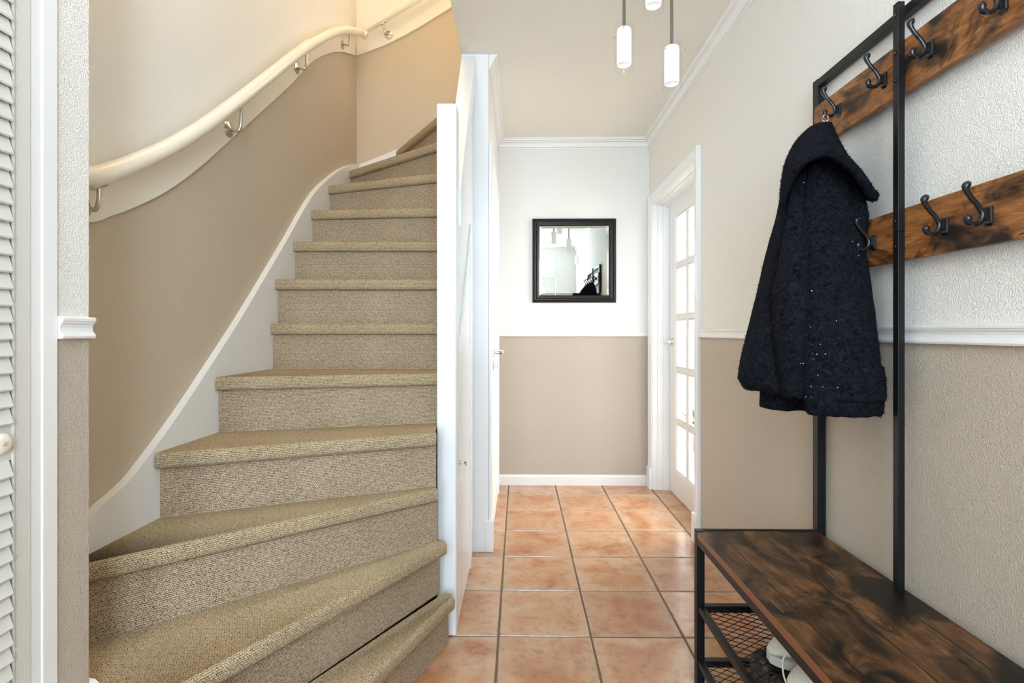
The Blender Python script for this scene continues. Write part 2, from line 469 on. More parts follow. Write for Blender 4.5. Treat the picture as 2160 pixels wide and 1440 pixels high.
# ------------------------------------------------------------------ floor and tiles
fl = tag(MB().box(-1.3, 1.155, -1.3, 4.05, -0.06, -0.004).build('floor', m_grout), cat='floor', kind='structure',
         label='hall floor of terracotta tiles with dark grout joints')
TS = 0.3437
xs = [-0.0756 + TS * k - (0.002 * k) for k in range(-4, 5)]
ys = [1.935 + TS * k for k in range(-9, 7)]
g = 0.0035
tcache = {}
for i in range(len(xs) - 1):
    for j in range(len(ys) - 1):
        x0, x1, y0, y1 = xs[i] + g, xs[i + 1] - g, ys[j] + g, ys[j + 1] - g
        x0 = max(x0, -1.2); x1 = min(x1, 1.15); y0 = max(y0, YK); y1 = min(y1, YF - 0.001)
        if x1 - x0 < 0.02 or y1 - y0 < 0.02: continue
        key = (round(x1 - x0, 3), round(y1 - y0, 3))
        if key not in tcache:
            hx, hy = (x1 - x0) / 2, (y1 - y0) / 2; e = 0.004; mb = MB()
            rings = []
            for ex, z in ((0, -0.012), (0, -0.0045), (e * 0.3, -0.0018), (e, 0.0)):
                # outline with slightly wavering pressed edge
                pts = []
                nseg = 5
                cs = [(-hx + ex, -hy + ex), (hx - ex, -hy + ex), (hx - ex, hy - ex), (-hx + ex, hy - ex)]
                for c_ in range(4):
                    a, b2 = cs[c_], cs[(c_ + 1) % 4]
                    for s_ in range(nseg):
                        t = s_ / nseg; px_, py_ = a[0] + (b2[0] - a[0]) * t, a[1] + (b2[1] - a[1]) * t
                        wv = 0.0011 * noise.noise(Vector((px_ * 9 + hx * 50, py_ * 9, hy * 40)))
                        pts.append((px_ + wv, py_ + wv, z))
                rings.append(mb.vs(pts))
            n_ = 20
            for a in range(3):
                for q in range(n_):
                    z = (q + 1) % n_
                    mb.face((rings[a] + q, rings[a] + z, rings[a + 1] + z, rings[a + 1] + q))
            mb.face([rings[3] + q for q in range(n_)])
            o = mb.build('tile', m_tile, fl, smooth=False); tcache[key] = o
        else:
            o = tcache[key].copy(); C.objects.link(o); o.parent = fl
        o.location = ((x0 + x1) / 2, (y0 + y1) / 2, random.uniform(-0.0006, 0.0004))
        o.rotation_euler = (random.uniform(-.0012, .0012), random.uniform(-.0012, .0012), random.uniform(-.0015, .0015))

# ------------------------------------------------------------------ walls
# right wall with the doorway (opening Y 2.84..3.745)
D0, D1, DT = 2.84, 3.745, 2.03
mb = MB()
for (a, b_) in ((YK - 0.1, D0), (D1, YF + 0.1)):
    mb.box(XR, XR + 0.2, a, b_, 0, 1.11, 0); mb.box(XR, XR + 0.2, a, b_, 1.11, CZ + 0.2, 1)
mb.box(XR, XR + 0.2, D0, D1, DT + 0.02, CZ + 0.2, 1)
tag(mb.build('wall_right', [m_taupe, m_cream]), cat='wall', kind='structure', label='right stucco wall, taupe below the dado rail and cream above')
# far wall
mb = MB()
mb.box(XL - 0.15, XR, YF, YF + 0.15, 0, 1.11, 0); mb.box(XL - 0.15, XR, YF, YF + 0.15, 1.11, CZ + 0.2, 1)
tag(mb.build('wall_far', [m_taupe_f, m_cream_f]), cat='wall', kind='structure', label='far end wall with the mirror, taupe below and off-white above')
# hall's left wall beyond the stairs
mb = MB()
mb.box(XL - 0.06, XL, YP + 0.02, YF, 0, CZ + 0.2, 0)
tag(mb.build('wall_left', [m_cream_f]), cat='wall', kind='structure', label='short left wall of the hall beyond the stairs')
# white wall end that closes the stairwell side
mb = MB()
mb.box(XO, XL - 0.0015, YP, YP + 0.12, 0, CZ)
tag(mb.build('wall_end', [m_gloss]), cat='wall', kind='structure', label='glossy white wall end beside the understairs cupboard')
# near left wall
mb = MB()
for z0, z1, k in ((0, 1.11, 0), (1.11, CZ + 0.1, 1)):
    mb.box(-1.3, XN, YK, YN, z0, z1, k)
tag(mb.build('wall_near_left', [m_taupe, m_cream]), cat='wall', kind='structure', label='short piece of stucco wall beside the louvred door')
# front wall behind the camera: door opening with transom, and an added sidelight opening
mb = MB()
for a in ((-0.93, -0.85, 0, CZ), (-0.40, -0.35, 0, CZ), (0.62, XR, 0, CZ), (-0.85, -0.40, 0, 0.25), (-0.85, -0.40, 2.38, CZ), (-0.35, 0.62, 2.46, CZ)):
    mb.box(a[0], a[1], YK - 0.12, YK, a[2], a[3])
tag(mb.build('wall_front', [m_white]), cat='wall', kind='structure', label='white front wall behind the photographer, with the entrance door')

# stairwell walls: two-tone, meeting along the handrail board
low_px = [(187, 469), (235, 455), (281.5, 438), (352, 403), (422, 352), (492.6, 288.5), (563, 225), (615.8, 176), (651, 137), (675.6, 119.6), (703.7, 109.8), (724.9, 109.8), (750, 117)]
top_px = [(187, 374), (235, 366), (281.5, 350), (352, 312), (422, 269), (492.6, 217), (563, 162), (615.8, 112), (651, 81), (675.6, 67), (703.7, 58), (724.9, 58), (750, 64)]
XB = XS + 0.012
lowW = [W(x, y, X=XB) for x, y in low_px]; topW = [W(x, y, X=XB) for x, y in top_px]
lowW = [Vector((XB, 1.10, lowW[0].z - 0.035))] + lowW; topW = [Vector((XB, 1.10, topW[0].z - 0.01))] + topW
lowW = smooth_path(lowW, 4); topW = smooth_path(topW, 4)
for p in lowW + topW: p.y = min(p.y, YB - 0.001)
mb = MB()
cols = [(1.0, (lowW[0].z + topW[0].z) / 2)] + [(a.y, (a.z + b_.z) / 2) for a, b_ in zip(lowW, topW)]
cols.append((YB + 0.01, cols[-1][1]))
for (ya, za), (yb, zb) in zip(cols, cols[1:]):
    if yb - ya < 1e-5: continue
    mb.poly([(XS, ya, 0), (XS, yb, 0), (XS, yb, zb), (XS, ya, za)], 0)
    mb.poly([(XS, ya, za), (XS, yb, zb), (XS, yb, TOP), (XS, ya, TOP)], 1)
mb.box(XS - 0.2, XS - 0.02, 1.0, YB + 0.2, 0, TOP, 1)
tag(mb.build('wall_stair_left', [m_taupe_s, m_cream_s]), cat='wall', kind='structure', label='tall stairwell wall, taupe below the handrail board and cream above')
# back wall of the stairwell
blow = [(752, 117), (780, 107), (816, 93), (850, 75.5), (882, 58), (915, 37.5), (950, 15.6)]
btop = [(752, 72), (780, 61), (816, 45), (850, 29), (882, 14), (915, -2), (950, -20)]
YBB = YB - 0.012
blowW = [W(x, y, Y=YBB) for x, y in blow]; btopW = [W(x, y, Y=YBB) for x, y in btop]
for lst, sl in ((blowW, 0.62), (btopW, 0.5)):
    a = lst[-1]; lst.append(Vector((a.x + 0.35, YBB, a.z + 0.35 * sl)))
    lst[0].x = XS + 0.001
mb = MB()
cols = [(XS - 0.01, (blowW[0].z + btopW[0].z) / 2)] + [(a.x, (a.z + b_.z) / 2) for a, b_ in zip(blowW, btopW)]
cols.append((XR, cols[-1][1]))
for (xa, za), (xb, zb) in zip(cols, cols[1:]):
    if xb - xa < 1e-5: continue
    mb.poly([(xa, YB, 0), (xb, YB, 0), (xb, YB, zb), (xa, YB, za)], 0)
    mb.poly([(xa, YB, za), (xb, YB, zb), (xb, YB, TOP), (xa, YB, TOP)], 1)
for f_i, f_ in enumerate(mb.f):
    pass
wb = mb
# this wall stops at the hall's left wall below the ceiling
mb = MB()
for f_, mi in zip(wb.f, wb.mi):
    pts = [wb.v[k] for k in f_]
    x_hi = max(p[0] for p in pts)
    if x_hi > XO and mi == 0:
        pts = [(min(p[0], XL - 0.08), p[1], p[2]) for p in pts]
    if x_hi > XO and mi == 1 and min(p[2] for p in pts) < CZ:
        pts = [(p[0], p[1], max(p[2], CZ + 0.05)) if p[2] < CZ else p for p in pts]
    mb.poly(pts, mi)
mb.box(XS - 0.2, XL - 0.08, YB + 0.02, YB + 0.1, 0, TOP, 1)
tag(mb.build('wall_stair_back', [m_taupe_s, m_cream_s]), cat='wall', kind='structure', label='stairwell back wall, taupe below the second handrail')
# near end and right side of the open stairwell upstairs, landing ceiling
mb = MB()
mb.box(-1.3, XR, 0.88, 1.0, CZ + 0.14, TOP)
mb.box(XR, XR + 0.15, 0.88, YB + 0.1, CZ + 0.14, TOP)
tag(mb.build('wall_upstairs', [m_cream_s]), cat='wall', kind='structure', label='upstairs landing walls around the stairwell')
tag(MB().box(-1.3, XR + 0.15, 0.88, YB + 0.1, TOP, TOP + 0.1).build('ceiling_upstairs', m_ceil), cat='ceiling', kind='structure', label='ceiling of the upstairs landing')
# hall ceiling slab with the stairwell opening
mb = MB()
mb.box(XO, XR + 0.2, YK, YF + 0.1, CZ, CZ + 0.14)
mb.box(-1.3, XO, YK, 1.0, CZ, CZ + 0.14)
tag(mb.build('ceiling', m_ceil), cat='ceiling', kind='structure', label='plain hall ceiling, cut away over the stairs')

# ------------------------------------------------------------------ trims
CROWN = [(0, 0), (0, -0.074), (0.008, -0.074), (0.009, -0.066), (0.006, -0.064), (0.014, -0.063), (0.014, -0.057), (0.016, -0.050), (0.021, -0.040), (0.030, -0.032),
         (0.025, -0.030), (0.032, -0.029), (0.033, -0.020), (0.028, -0.018), (0.036, -0.017), (0.038, -0.011), (0.044, -0.008), (0.044, 0)]
RAIL = [(0, 0), (.013, .0005), (.0145, .005), (.013, .0085), (.0112, .0095), (.008, .015), (.007, .021), (.0085, .027), (.012, .0305), (.012, .0335),
        (.0145, .0345), (.0150, .0395), (.012, .0425), (0, .043)]


def along(profile, wall, sgn, axis, a0, a1, z0, name, label, mat=m_white):
    mb = MB()
    pts = [(wall + sgn * t, z0 + z) for t, z in profile]
    mb.prism(axis, pts, a0, a1)
    return tag(mb.build(name, mat), cat='trim', kind='structure', label=label)


along(CROWN, YF, -1, 'X', XL, XR, CZ, 'trim_1', 'white crown moulding along the top of the far wall')
along(CROWN, XR, -1, 'Y', YK, YF, CZ, 'trim_2', 'cream crown moulding along the top of the right wall')
along(CROWN, XL, 1, 'Y', YP + 0.002, YF, CZ, 'trim_3', 'crown moulding over the left door')
along(RAIL, YF, -1, 'X', XL, XR, DZ0, 'trim_4', 'white dado rail on the far wall under the mirror')
along(RAIL, XR, -1, 'Y', YK, 2.77, DZ0 + 0.002, 'trim_5', 'white dado rail on the right wall behind the coat rack')
along(RAIL, XN, 1, 'Y', 0.985, YN + 0.001, 1.108, 'trim_6', 'short end of white dado rail beside the louvred door')
BASE = [(0, 0), (.014, 0), (.014, .062), (.010, .068), (.008, .075), (0, .076)]
along(BASE, YF, -1, 'X', XL, XR - 0.012, 0, 'baseboard_far', 'low white baseboard on the far wall')
along(BASE, XR, -1, 'Y', YK, 2.77, 0, 'baseboard_right', 'low white baseboard on the right wall behind the bench')
along(BASE, YK, 1, 'X', 0.66, XR - 0.02, 0, 'baseboard_front', 'low white baseboard beside the entrance door')

# ------------------------------------------------------------------ door_1: glazed door on the right
d1 = struct('door_1', 'white glazed door with fifteen clear panes standing in the right wall', (1.09, 3.3, 0))
XD0, XD1 = 1.068, 1.106
y_lo, y_hi = D0 + 0.022, D1 - 0.012
mb = MB()
cw, pw, mw = 0.241, 0.213, 0.028
stile_f = y_hi - 3.585
ystart = 3.585 - 3 * pw - 2 * mw
zr = [(0.178 + k * 0.3527, 0.178 + k * 0.3527 + 0.3227) for k in range(5)]
mb.box(XD0, XD1, 3.585, y_hi, 0.008, DT - 0.012); mb.box(XD0, XD1, y_lo, ystart, 0.008, DT - 0.012)
mb.box(XD0, XD1, ystart, 3.585, 0.008, zr[0][0]); mb.box(XD0, XD1, ystart, 3.585, zr[-1][1], DT - 0.012)
mb.build('door_leaf', m_white, d1, bevel=0.001)
for c in range(2):
    ya = 3.585 - (c + 1) * pw - c * mw - mw
    MB().box(XD0 + 0.0035, XD1 - 0.0035, ya, ya + mw, zr[0][0], zr[-1][1]).build('glazing_bar', m_white, d1, bevel=0.003)
for k in range(4):
    MB().box(XD0 + 0.0045, XD1 - 0.0045, ystart, 3.585, zr[k][1], zr[k + 1][0]).build('glazing_bar', m_white, d1, bevel=0.003)
for c in range(3):
    yb = 3.585 - c * (pw + mw); ya = yb - pw
    for (za, zb) in zr:
        MB().box(1.086, 1.089, ya, yb, za, zb).build('pane', m_glass, d1)
        mb = MB(); e = 0.011
        for q in ((ya, ya + e, za, zb), (yb - e, yb, za, zb), (ya + e, yb - e, za, za + e), (ya + e, yb - e, zb - e, zb)):
            mb.prism('X', [(q[0], q[2]), (q[1], q[2]), (q[1], q[3]), (q[0], q[3])], XD0 + 0.007, XD1 - 0.007)
        mb.build('glazing_bead', m_white, d1, bevel=0.0025)
# handle
hp = MB()
hp.lathe([(0.0, -0.012), (0.024, -0.012), (0.026, -0.008), (0.026, 0), (0.0, 0)], (XD0, 3.665, 1.058), 'X', 24)
hp.tube(smooth_path([(XD0 - 0.01, 3.665, 1.058), (XD0 - 0.042, 3.665, 1.058), (XD0 - 0.052, 3.655, 1.058), (XD0 - 0.053, 3.60, 1.058), (XD0 - 0.052, 3.545, 1.057)], 5), 0.0095, 14)
hp.build('door_handle', m_steel, d1, smooth=True, autosmooth=35, label='chrome lever handle')
mb = MB()
mb.box(XR - 0.002, 1.15, D1 - 0.002, D1 + 0.03, 0, DT + 0.02)       # lining, far side, stepped rebates
mb.box(0.985, 1.15, D1 - 0.008, D1, 0, DT); mb.box(1.024, 1.064, D1 - 0.016, D1, 0, DT)
mb.box(XR - 0.002, 1.15, D0 - 0.03, D0 + 0.002, 0, DT + 0.02); mb.box(1.024, 1.064, D0, D0 + 0.014, 0, DT)
mb.box(XR - 0.002, 1.15, D0, D1, DT, DT + 0.0185); mb.box(0.985, 1.15, D0, D1, DT - 0.006, DT); mb.box(1.024, 1.064, D0, D1, DT - 0.014, DT)
mb.build('door_frame', m_gloss, d1, bevel=0.001)
# moulded casing on the hall side
CP = [(0, 0), (0.010, 0), (0.013, 0.008), (0.013, 0.018), (0.017, 0.026), (0.017, 0.034), (0.021, 0.044), (0.021, 0.064), (0.017, 0.070), (0, 0.070)]
mb = MB()
mb.prism('Z', [(XR - t, D0 - 0.004 - w_) for t, w_ in CP], 0.0, DT + 0.074)
mb.prism('Z', [(XR - t, D1 + 0.004 + w_) for t, w_ in CP], 0.0, DT + 0.074)
mb.prism('Y', [(XR - t, DT + 0.004 + w_) for t, w_ in CP], D0 - 0.004, D1 + 0.004)
mb.build('door_casing', m_gloss, d1)
mb = MB()
mb.box(XR - 0.027, XR, D0 - 0.080, D0 - 0.002, 0, 0.155); mb.box(XR - 0.027, XR, D1 + 0.002, D1 + 0.085, 0, 0.155)
mb.build('plinth_block', m_gloss, d1, bevel=0.003)

# living room beyond: floor and garden-window wall
tag(MB().box(1.155, 6.0, 0.0, 8.0, -0.06, 0.0).build('floor_living_room', m_wood_floor), cat='floor', kind='structure', label='pale floor of the room behind the glazed door')
tag(MB().box(1.155, 1.6, 6.6, 6.7, 0, 2.54).build('wall_living_room', m_cream_f), cat='wall', kind='structure', label='pale wall beyond the glazed door')
pl = thing('potted_plant', (1.72, 5.0, 0), 'small green leafy plant in a grey pot seen through the glazed door', 'plant')
MB().lathe([(0.0, 0), (0.07, 0), (0.10, 0.2), (0.104, 0.22), (0.092, 0.22), (0.088, 0.19), (0, 0.19)], (1.72, 5.0, 0), 'Z', 24).build('pot', m_pot, pl, smooth=True, autosmooth=40)
for k in range(14):
    a = k * 2.4; ln = 0.17 + 0.08 * random.random(); el = 0.5 + 0.6 * random.random()
    mb = MB(); rows = []
    for s_ in range(6):
        t = s_ / 5; r_ = ln * t; z = 0.19 + math.sin(el) * r_ * 1.4 - 0.18 * t * t * ln; wd = 0.028 * math.sin(math.pi * min(1, t * 0.9 + 0.08))
        cx_, cy_ = 1.72 + math.cos(a) * r_ * math.cos(el), 5.0 + math.sin(a) * r_ * math.cos(el)
        rows.append([(cx_ - math.sin(a) * wd, cy_ + math.cos(a) * wd, z), (cx_, cy_, z - 0.006), (cx_ + math.sin(a) * wd, cy_ - math.cos(a) * wd, z)])
    for r0, r1 in zip(rows, rows[1:]):
        for q in range(2): mb.poly([r0[q], r0[q + 1], r1[q + 1], r1[q]])
    o = mb.build('leaf', m_green, pl); sd = o.modifiers.new('solid', 'SOLIDIFY'); sd.thickness = 0.001

# ------------------------------------------------------------------ door_2: panelled door on the left beyond the stairs
d2 = struct('door_2', 'white panelled door in the left wall with a steel lever', (XL, 3.2, 0))
x0 = XL + 0.001
mb = MB(); mb.box(x0, x0 + 0.010, 2.755, 3.60, 0.006, 2.02); mb.build('door_leaf', m_white, d2, bevel=0.001)
for c in range(2):
    ya = 2.85 + c * 0.37; yb = ya + 0.29
    for za, zb in [(0.16, 0.84)] + [(1.02 + 0.19 * k, 1.02 + 0.19 * k + 0.145) for k in range(5)]:
        mb = MB()
        out = [(ya, za), (yb, za), (yb, zb), (ya, zb)]; e = 0.012; e2 = 0.03
        inn = [(ya + e, za + e), (yb - e, za + e), (yb - e, zb - e), (ya + e, zb - e)]
        inn2 = [(ya + e2, za + e2), (yb - e2, za + e2), (yb - e2, zb - e2), (ya + e2, zb - e2)]
        xx = x0 + 0.010
        rr = [mb.vs([(xx, *p) for p in out]), mb.vs([(xx + 0.006, *p) for p in inn]), mb.vs([(xx + 0.002, *p) for p in inn2])]
        for r0, r1 in zip(rr, rr[1:]):
            for q in range(4): z = (q + 1) % 4; mb.face((r0 + q, r0 + z, r1 + z, r1 + q))
        mb.face([rr[2] + q for q in range(4)]); mb.build('door_panel', m_white, d2)
mb = MB()
mb.prism('Z', [(XL + t * 0.85, 2.752 - w_) for t, w_ in CP], 0.0, 2.094)
mb.prism('Z', [(XL + t * 0.85, 3.603 + w_) for t, w_ in CP], 0.0, 2.09)
mb.prism('Y', [(XL + t * 0.85, 2.024 + w_) for t, w_ in CP], 2.752, 3.603)
mb.build('door_casing', m_gloss, d2)
MB().box(XL - 0.022, XL + 0.024, YP - 0.006, 2.752, 0, 0.16).build('plinth_block', m_gloss, d2, bevel=0.003)
hp = MB(); xh = x0 + 0.010; yh = 2.86
hp.box(xh, xh + 0.008, yh - 0.021, yh + 0.021, 0.985, 1.035)
hp.tube(smooth_path([(xh + 0.004, yh, 1.010), (xh + 0.040, yh, 1.010), (xh + 0.052, yh + 0.012, 1.010), (xh + 0.056, yh + 0.06, 1.010), (xh + 0.050, yh + 0.115, 1.010), (xh + 0.038, yh + 0.13, 1.012)], 5), 0.0095, 14)
hp.build('door_handle', m_steel, d2, smooth=True, autosmooth=35, label='steel lever handle')
hp = MB()
hp.box(xh, xh + 0.008, yh - 0.021, yh + 0.021, 0.915, 0.965); hp.tube([(xh, yh, 0.938), (xh + 0.028, yh, 0.938)], 0.006, 12); hp.box(xh + 0.02, xh + 0.028, yh - 0.014, yh + 0.014, 0.929, 0.948)
hp.build('lock_knob', m_steel, d2, bevel=0.001, label='steel lock turn')

# ------------------------------------------------------------------ door_3: louvred cupboard door, near left
d3 = struct('door_3', 'white louvred cupboard door at the left edge beside the stucco wall', (XN, 0.7, 0))
MB().box(XN - 0.004, XN + 0.004, 0.952, 0.9845, 0, 2.35).build('door_casing', m_white, d3, bevel=0.002)
MB().box(XN, XN + 0.0012, 0.9303, 0.952, 0, 2.35).build('door_frame', m_white, d3)
mb = MB()
mb.box(XN + 0.0006, XN + 0.003, 0.8985, 0.9295, 0.02, 2.30); mb.box(XN + 0.0006, XN + 0.003, 0.40, 0.44, 0.02, 2.30)
mb.box(XN + 0.0006, XN + 0.0025, 0.44, 0.8985, 0.90, 0.962); mb.box(XN + 0.0006, XN + 0.0025, 0.44, 0.8985, 0.02, 0.12); mb.box(XN + 0.0006, XN + 0.0025, 0.44, 0.8985, 2.22, 2.30)
mb.box(XN + 0.0006, XN + 0.005, 0.8945, 0.8985, 0.02, 2.30)
mb.build('door_leaf', m_louvre, d3, bevel=0.0006)
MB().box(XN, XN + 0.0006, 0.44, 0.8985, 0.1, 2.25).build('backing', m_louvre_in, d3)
base = None; pz = 0.0289
zz = [0.962 + pz * k for k in range(43)] + [0.90 - pz * (k + 1) for k in range(26)]
for z in zz:
    if base is None:
        base = MB().prism('Y', [(0.0008, pz * 1.05), (0.0030, pz * 1.08), (0.0120, 0.003), (0.0100, 0.0)], 0.0, 0.447).build('slat', m_louvre, d3)
        o = base
    else:
        o = base.copy(); C.objects.link(o)
    o.location = Vector((XN, 0.442, z)) - d3.location
kb = MB().lathe([(0.0, 0.012), (0.010, 0.012), (0.016, 0.010), (0.0185, 0.005), (0.019, 0.0), (0, 0)], (XN + 0.003, 0.871, 0.932), 'X', 32)
kb.build('door_knob', m_knob, d3, smooth=True, autosmooth=50, label='round cream knob with a screw')
MB().lathe([(0.0, 0.0135), (0.0035, 0.0135), (0.004, 0.011), (0.004, 0.006)], (XN + 0.003, 0.871, 0.932), 'X', 16).build('screw', m_chrome, d3)

# ------------------------------------------------------------------ door_4: entrance door behind the camera (seen in the mirror)
d4 = struct('door_4', 'white entrance door with a glazed upper half, seen in the mirror', (0.13, YK, 0))
ya, yb = YK - 0.07, YK - 0.02
mb = MB()
mb.box(-0.345, -0.12, ya, yb, 0.01, 2.05); mb.box(0.44, 0.615, ya, yb, 0.01, 2.05); mb.box(-0.12, 0.44, ya, yb, 0.01, 0.95); mb.box(-0.12, 0.44, ya, yb, 1.88, 2.05)
mb.build('door_leaf', m_white, d4, bevel=0.003)
MB().box(-0.12, 0.44, YK - 0.048, YK - 0.044, 0.95, 1.88).build('pane', m_glass, d4)
mb = MB()
for q in ((-0.35, 0.62, 2.055, 2.12), (-0.35, -0.31, 2.12, 2.46), (0.58, 0.62, 2.12, 2.46), (-0.31, 0.58, 2.42, 2.46)): mb.box(q[0], q[1], YK - 0.09, YK + 0.004, q[2], q[3])
mb.build('door_frame', m_gloss, d4, bevel=0.002)
MB().box(-0.31, 0.58, YK - 0.048, YK - 0.044, 2.12, 2.42).build('transom_pane', m_glass, d4)
MB().tube(smooth_path([(0.52, yb, 1.52), (0.52, yb + 0.04, 1.50), (0.52, yb + 0.045, 1.40), (0.52, yb + 0.04, 1.30), (0.52, yb, 1.28)], 5), 0.009, 12).build('pull_handle', m_hook, d4, smooth=True)
w1 = struct('window_added', 'narrow unseen sidelight added beside the entrance door to let in light', (-0.62, YK, 0.25))  # invented glazing out of view, put in to brighten the hall
mb = MB()
for q in ((-0.85, -0.81, 0.25, 2.38), (-0.44, -0.40, 0.25, 2.38), (-0.81, -0.44, 0.25, 0.30), (-0.81, -0.44, 2.33, 2.38)): mb.box(q[0], q[1], YK - 0.09, YK - 0.005, q[2], q[3])
mb.build('window_frame', m_white, w1, bevel=0.002)
MB().box(-0.81, -0.44, YK - 0.048, YK - 0.044, 0.30, 2.33).build('pane', m_glass, w1)

# ------------------------------------------------------------------ staircase
st = thing('staircase', (-0.68, 1.8, 0), 'winding staircase with beige woven carpet on every step and white painted strings', 'staircase')
RZ = 0.193; TK = 0.047; NO = 0.028
pts = {1: ((774, 1440), (949, 1269)), 2: ((482.7, 1393), (933.7, 1148)), 3: ((187, 1190), (917.4, 1031.6)), 4: ((325, 957), (917, 913)),
       5: ((446, 796), (918, 787)), 6: ((513, 682), (918, 682)), 7: ((567.4, 587.5), (918, 588)), 8: ((613.6, 508), (918, 508)), 9: ((652.4, 442.5), (918, 436.5)),
       10: ((692.8, 390), (918, 364)), 11: ((736.5, 358.6), (918, 299)), 12: ((838.6, 314), (918, 246.5))}
XI = -0.3037
lines = {}
for n_, (a, b_) in pts.items():
    z = RZ * n_
    lines[n_] = (W(*a, Z=z), W(*b_, Z=z))
lines[13] = (Vector((-0.52, 3.42, RZ * 13)), Vector((-0.33, 3.02, RZ * 13)))
Y1 = 1.072; Y2 = YB - 0.026


def clip(n_, off=0.0):
    """end points of nosing line n (shifted back by off), clipped to the string, near board, inner string"""
    a, b_ = lines[n_]; z = a.z
    d = Vector((b_.x - a.x, b_.y - a.y)).normalized(); nrm = Vector((-d.y, d.x))      # nrm points up the stairs
    p = Vector((a.x, a.y)) + nrm * off
    tL = (XSF - p.x) / d.x if abs(d.x) > 1e-6 else -9
    yl = p.y + d.y * tL
    if yl < Y1: tL = (Y1 - p.y) / d.y
    if yl > Y2: tL = (Y2 - p.y) / d.y
    Lp = p + d * tL
    if n_ <= 4:
        q = Vector((b_.x, b_.y)) + nrm * off
        tR = (q - p).dot(d)
        xr = b_.x; tR = (xr - p.x) / d.x
    else:
        tR = (XI - p.x) / d.x
    Rp = p + d * tR
    return Lp, Rp, d, nrm


for n_ in range(1, 13):
    z = RZ * n_
    Ln, Rn, d, nrm = clip(n_)
    Lb, Rb, d2_, nr2 = clip(n_ + 1, NO)
    r_in = 0.014
    Ln2, Rn2, _, _ = clip(n_, r_in)
    # outline of the flat top, from the inner nosing line to the riser above
    left = [Ln2]
    if Ln2.y <= Y1 + 1e-4 and Lb.x <= XSF + 1e-4: left.append(Vector((XSF, Y1)))
    if Ln2.x <= XSF + 1e-4 and Lb.y >= Y2 - 1e-4: left.append(Vector((XSF, Y2)))
    left.append(Lb)
    right = [Rb]
    if n_ <= 2: right = [Rb, Vector((Rn2.x, max(Rb.y - 0.012, Rn2.y + 0.006)))]
    if n_ == 4: right = [Rb, Vector((XI, 1.928))]
    right.append(Rn2)
    out = left + right
    uvf = lambda p: ((p - Ln).dot(d) + 5, (p - Ln).dot(nrm))
    mb = MB()
    mb.poly([(p.x, p.y, z) for p in out], 0, [uvf(p) for p in out])
    prof = [(0.0, 0.0)]
    for k in range(1, 5):
        a = k / 4 * math.pi / 2; prof.append((-r_in * math.sin(a), -r_in * (1 - math.cos(a))))
    for k in range(0, 5):
        a = k / 4 * math.pi / 2; prof.append((-r_in + r_in * (1 - math.cos(a)), -TK + r_in * (1 - math.sin(a))))
    prof += [(NO - r_in + 0.004, -TK)]
    NS = 24
    jit = [0.0012 * noise.noise(Vector((k * 0.7, n_ * 3.1, 0))) for k in range(NS + 1)]
    base_L, base_R = Ln2, Rn2
    vlen = 0; prevp = prof[0]
    for (o0, z0), (o1, z1) in zip(prof, prof[1:]):
        seg_ = math.hypot(o1 - o0, z1 - z0)
        for k in range(NS):
            t0, t1 = k / NS, (k + 1) / NS
            a0 = base_L.lerp(base_R, t0); a1 = base_L.lerp(base_R, t1); u0 = uvf(a0)[0]; u1 = uvf(a1)[0]
            q = [a0 + nrm * (o0 + jit[k] * (o0 < 0)), a1 + nrm * (o0 + jit[k + 1] * (o0 < 0)), a1 + nrm * (o1 + jit[k + 1] * (o1 < 0)), a0 + nrm * (o1 + jit[k] * (o1 < 0))]
            zs = [z + z0, z + z0, z + z1, z + z1]
            mb.poly([(p.x, p.y, zz_) for p, zz_ in zip(q, zs)], 0, [(u0, r_in - vlen), (u1, r_in - vlen), (u1, r_in - vlen - seg_), (u0, r_in - vlen - seg_)])
        vlen += seg_
    # end caps of the nosing and the thickness at the open right side
    for base_ in (base_L, base_R):
        cap = [base_ + nrm * o_ for o_, _ in prof]
        mb.poly([(p.x, p.y, z + zz_) for p, (_, zz_) in zip(cap, prof)] + [(base_.x + nrm.x * 0.03, base_.y + nrm.y * 0.03, z - TK), (base_.x + nrm.x * 0.03, base_.y + nrm.y * 0.03, z)], 0,
                [(o_, zz_) for o_, zz_ in prof] + [(0.03, -TK), (0.03, 0)])
    o = mb.build('tread', m_carpet, st, smooth=True, autosmooth=50, merge=True)
    # riser
    Lr, Rr, _, _ = clip(n_, NO)
    mb = MB(); zt = z - TK + 0.002; zb = max(z - RZ, 0) - 0.001
    if n_ == 1: zb = 0.001
    ext = Rr if n_ > 2 else Rr + Vector((-0.018, 0)) * (1 if n_ == 1 else 1)
    ln = (ext - Lr).length
    mb.poly([(Lr.x, Lr.y, zb), (ext.x, ext.y, zb), (ext.x, ext.y, zt), (Lr.x, Lr.y, zt)], 0, [(0, 0), (ln, 0), (ln, zt - zb), (0, zt - zb)])
    if n_ <= 2:
        mb.poly([(ext.x, ext.y, zb), (ext.x - 0.03, 1.90, zb), (ext.x - 0.03, 1.90, zt), (ext.x, ext.y, zt)], 0, [(ln, 0), (ln + .11, 0), (ln + .11, zt - zb), (ln, zt - zb)])
    o = mb.build('riser', m_riser, st)
    sd = o.modifiers.new('solid', 'SOLIDIFY'); sd.thickness = 0.004; sd.offset = -1
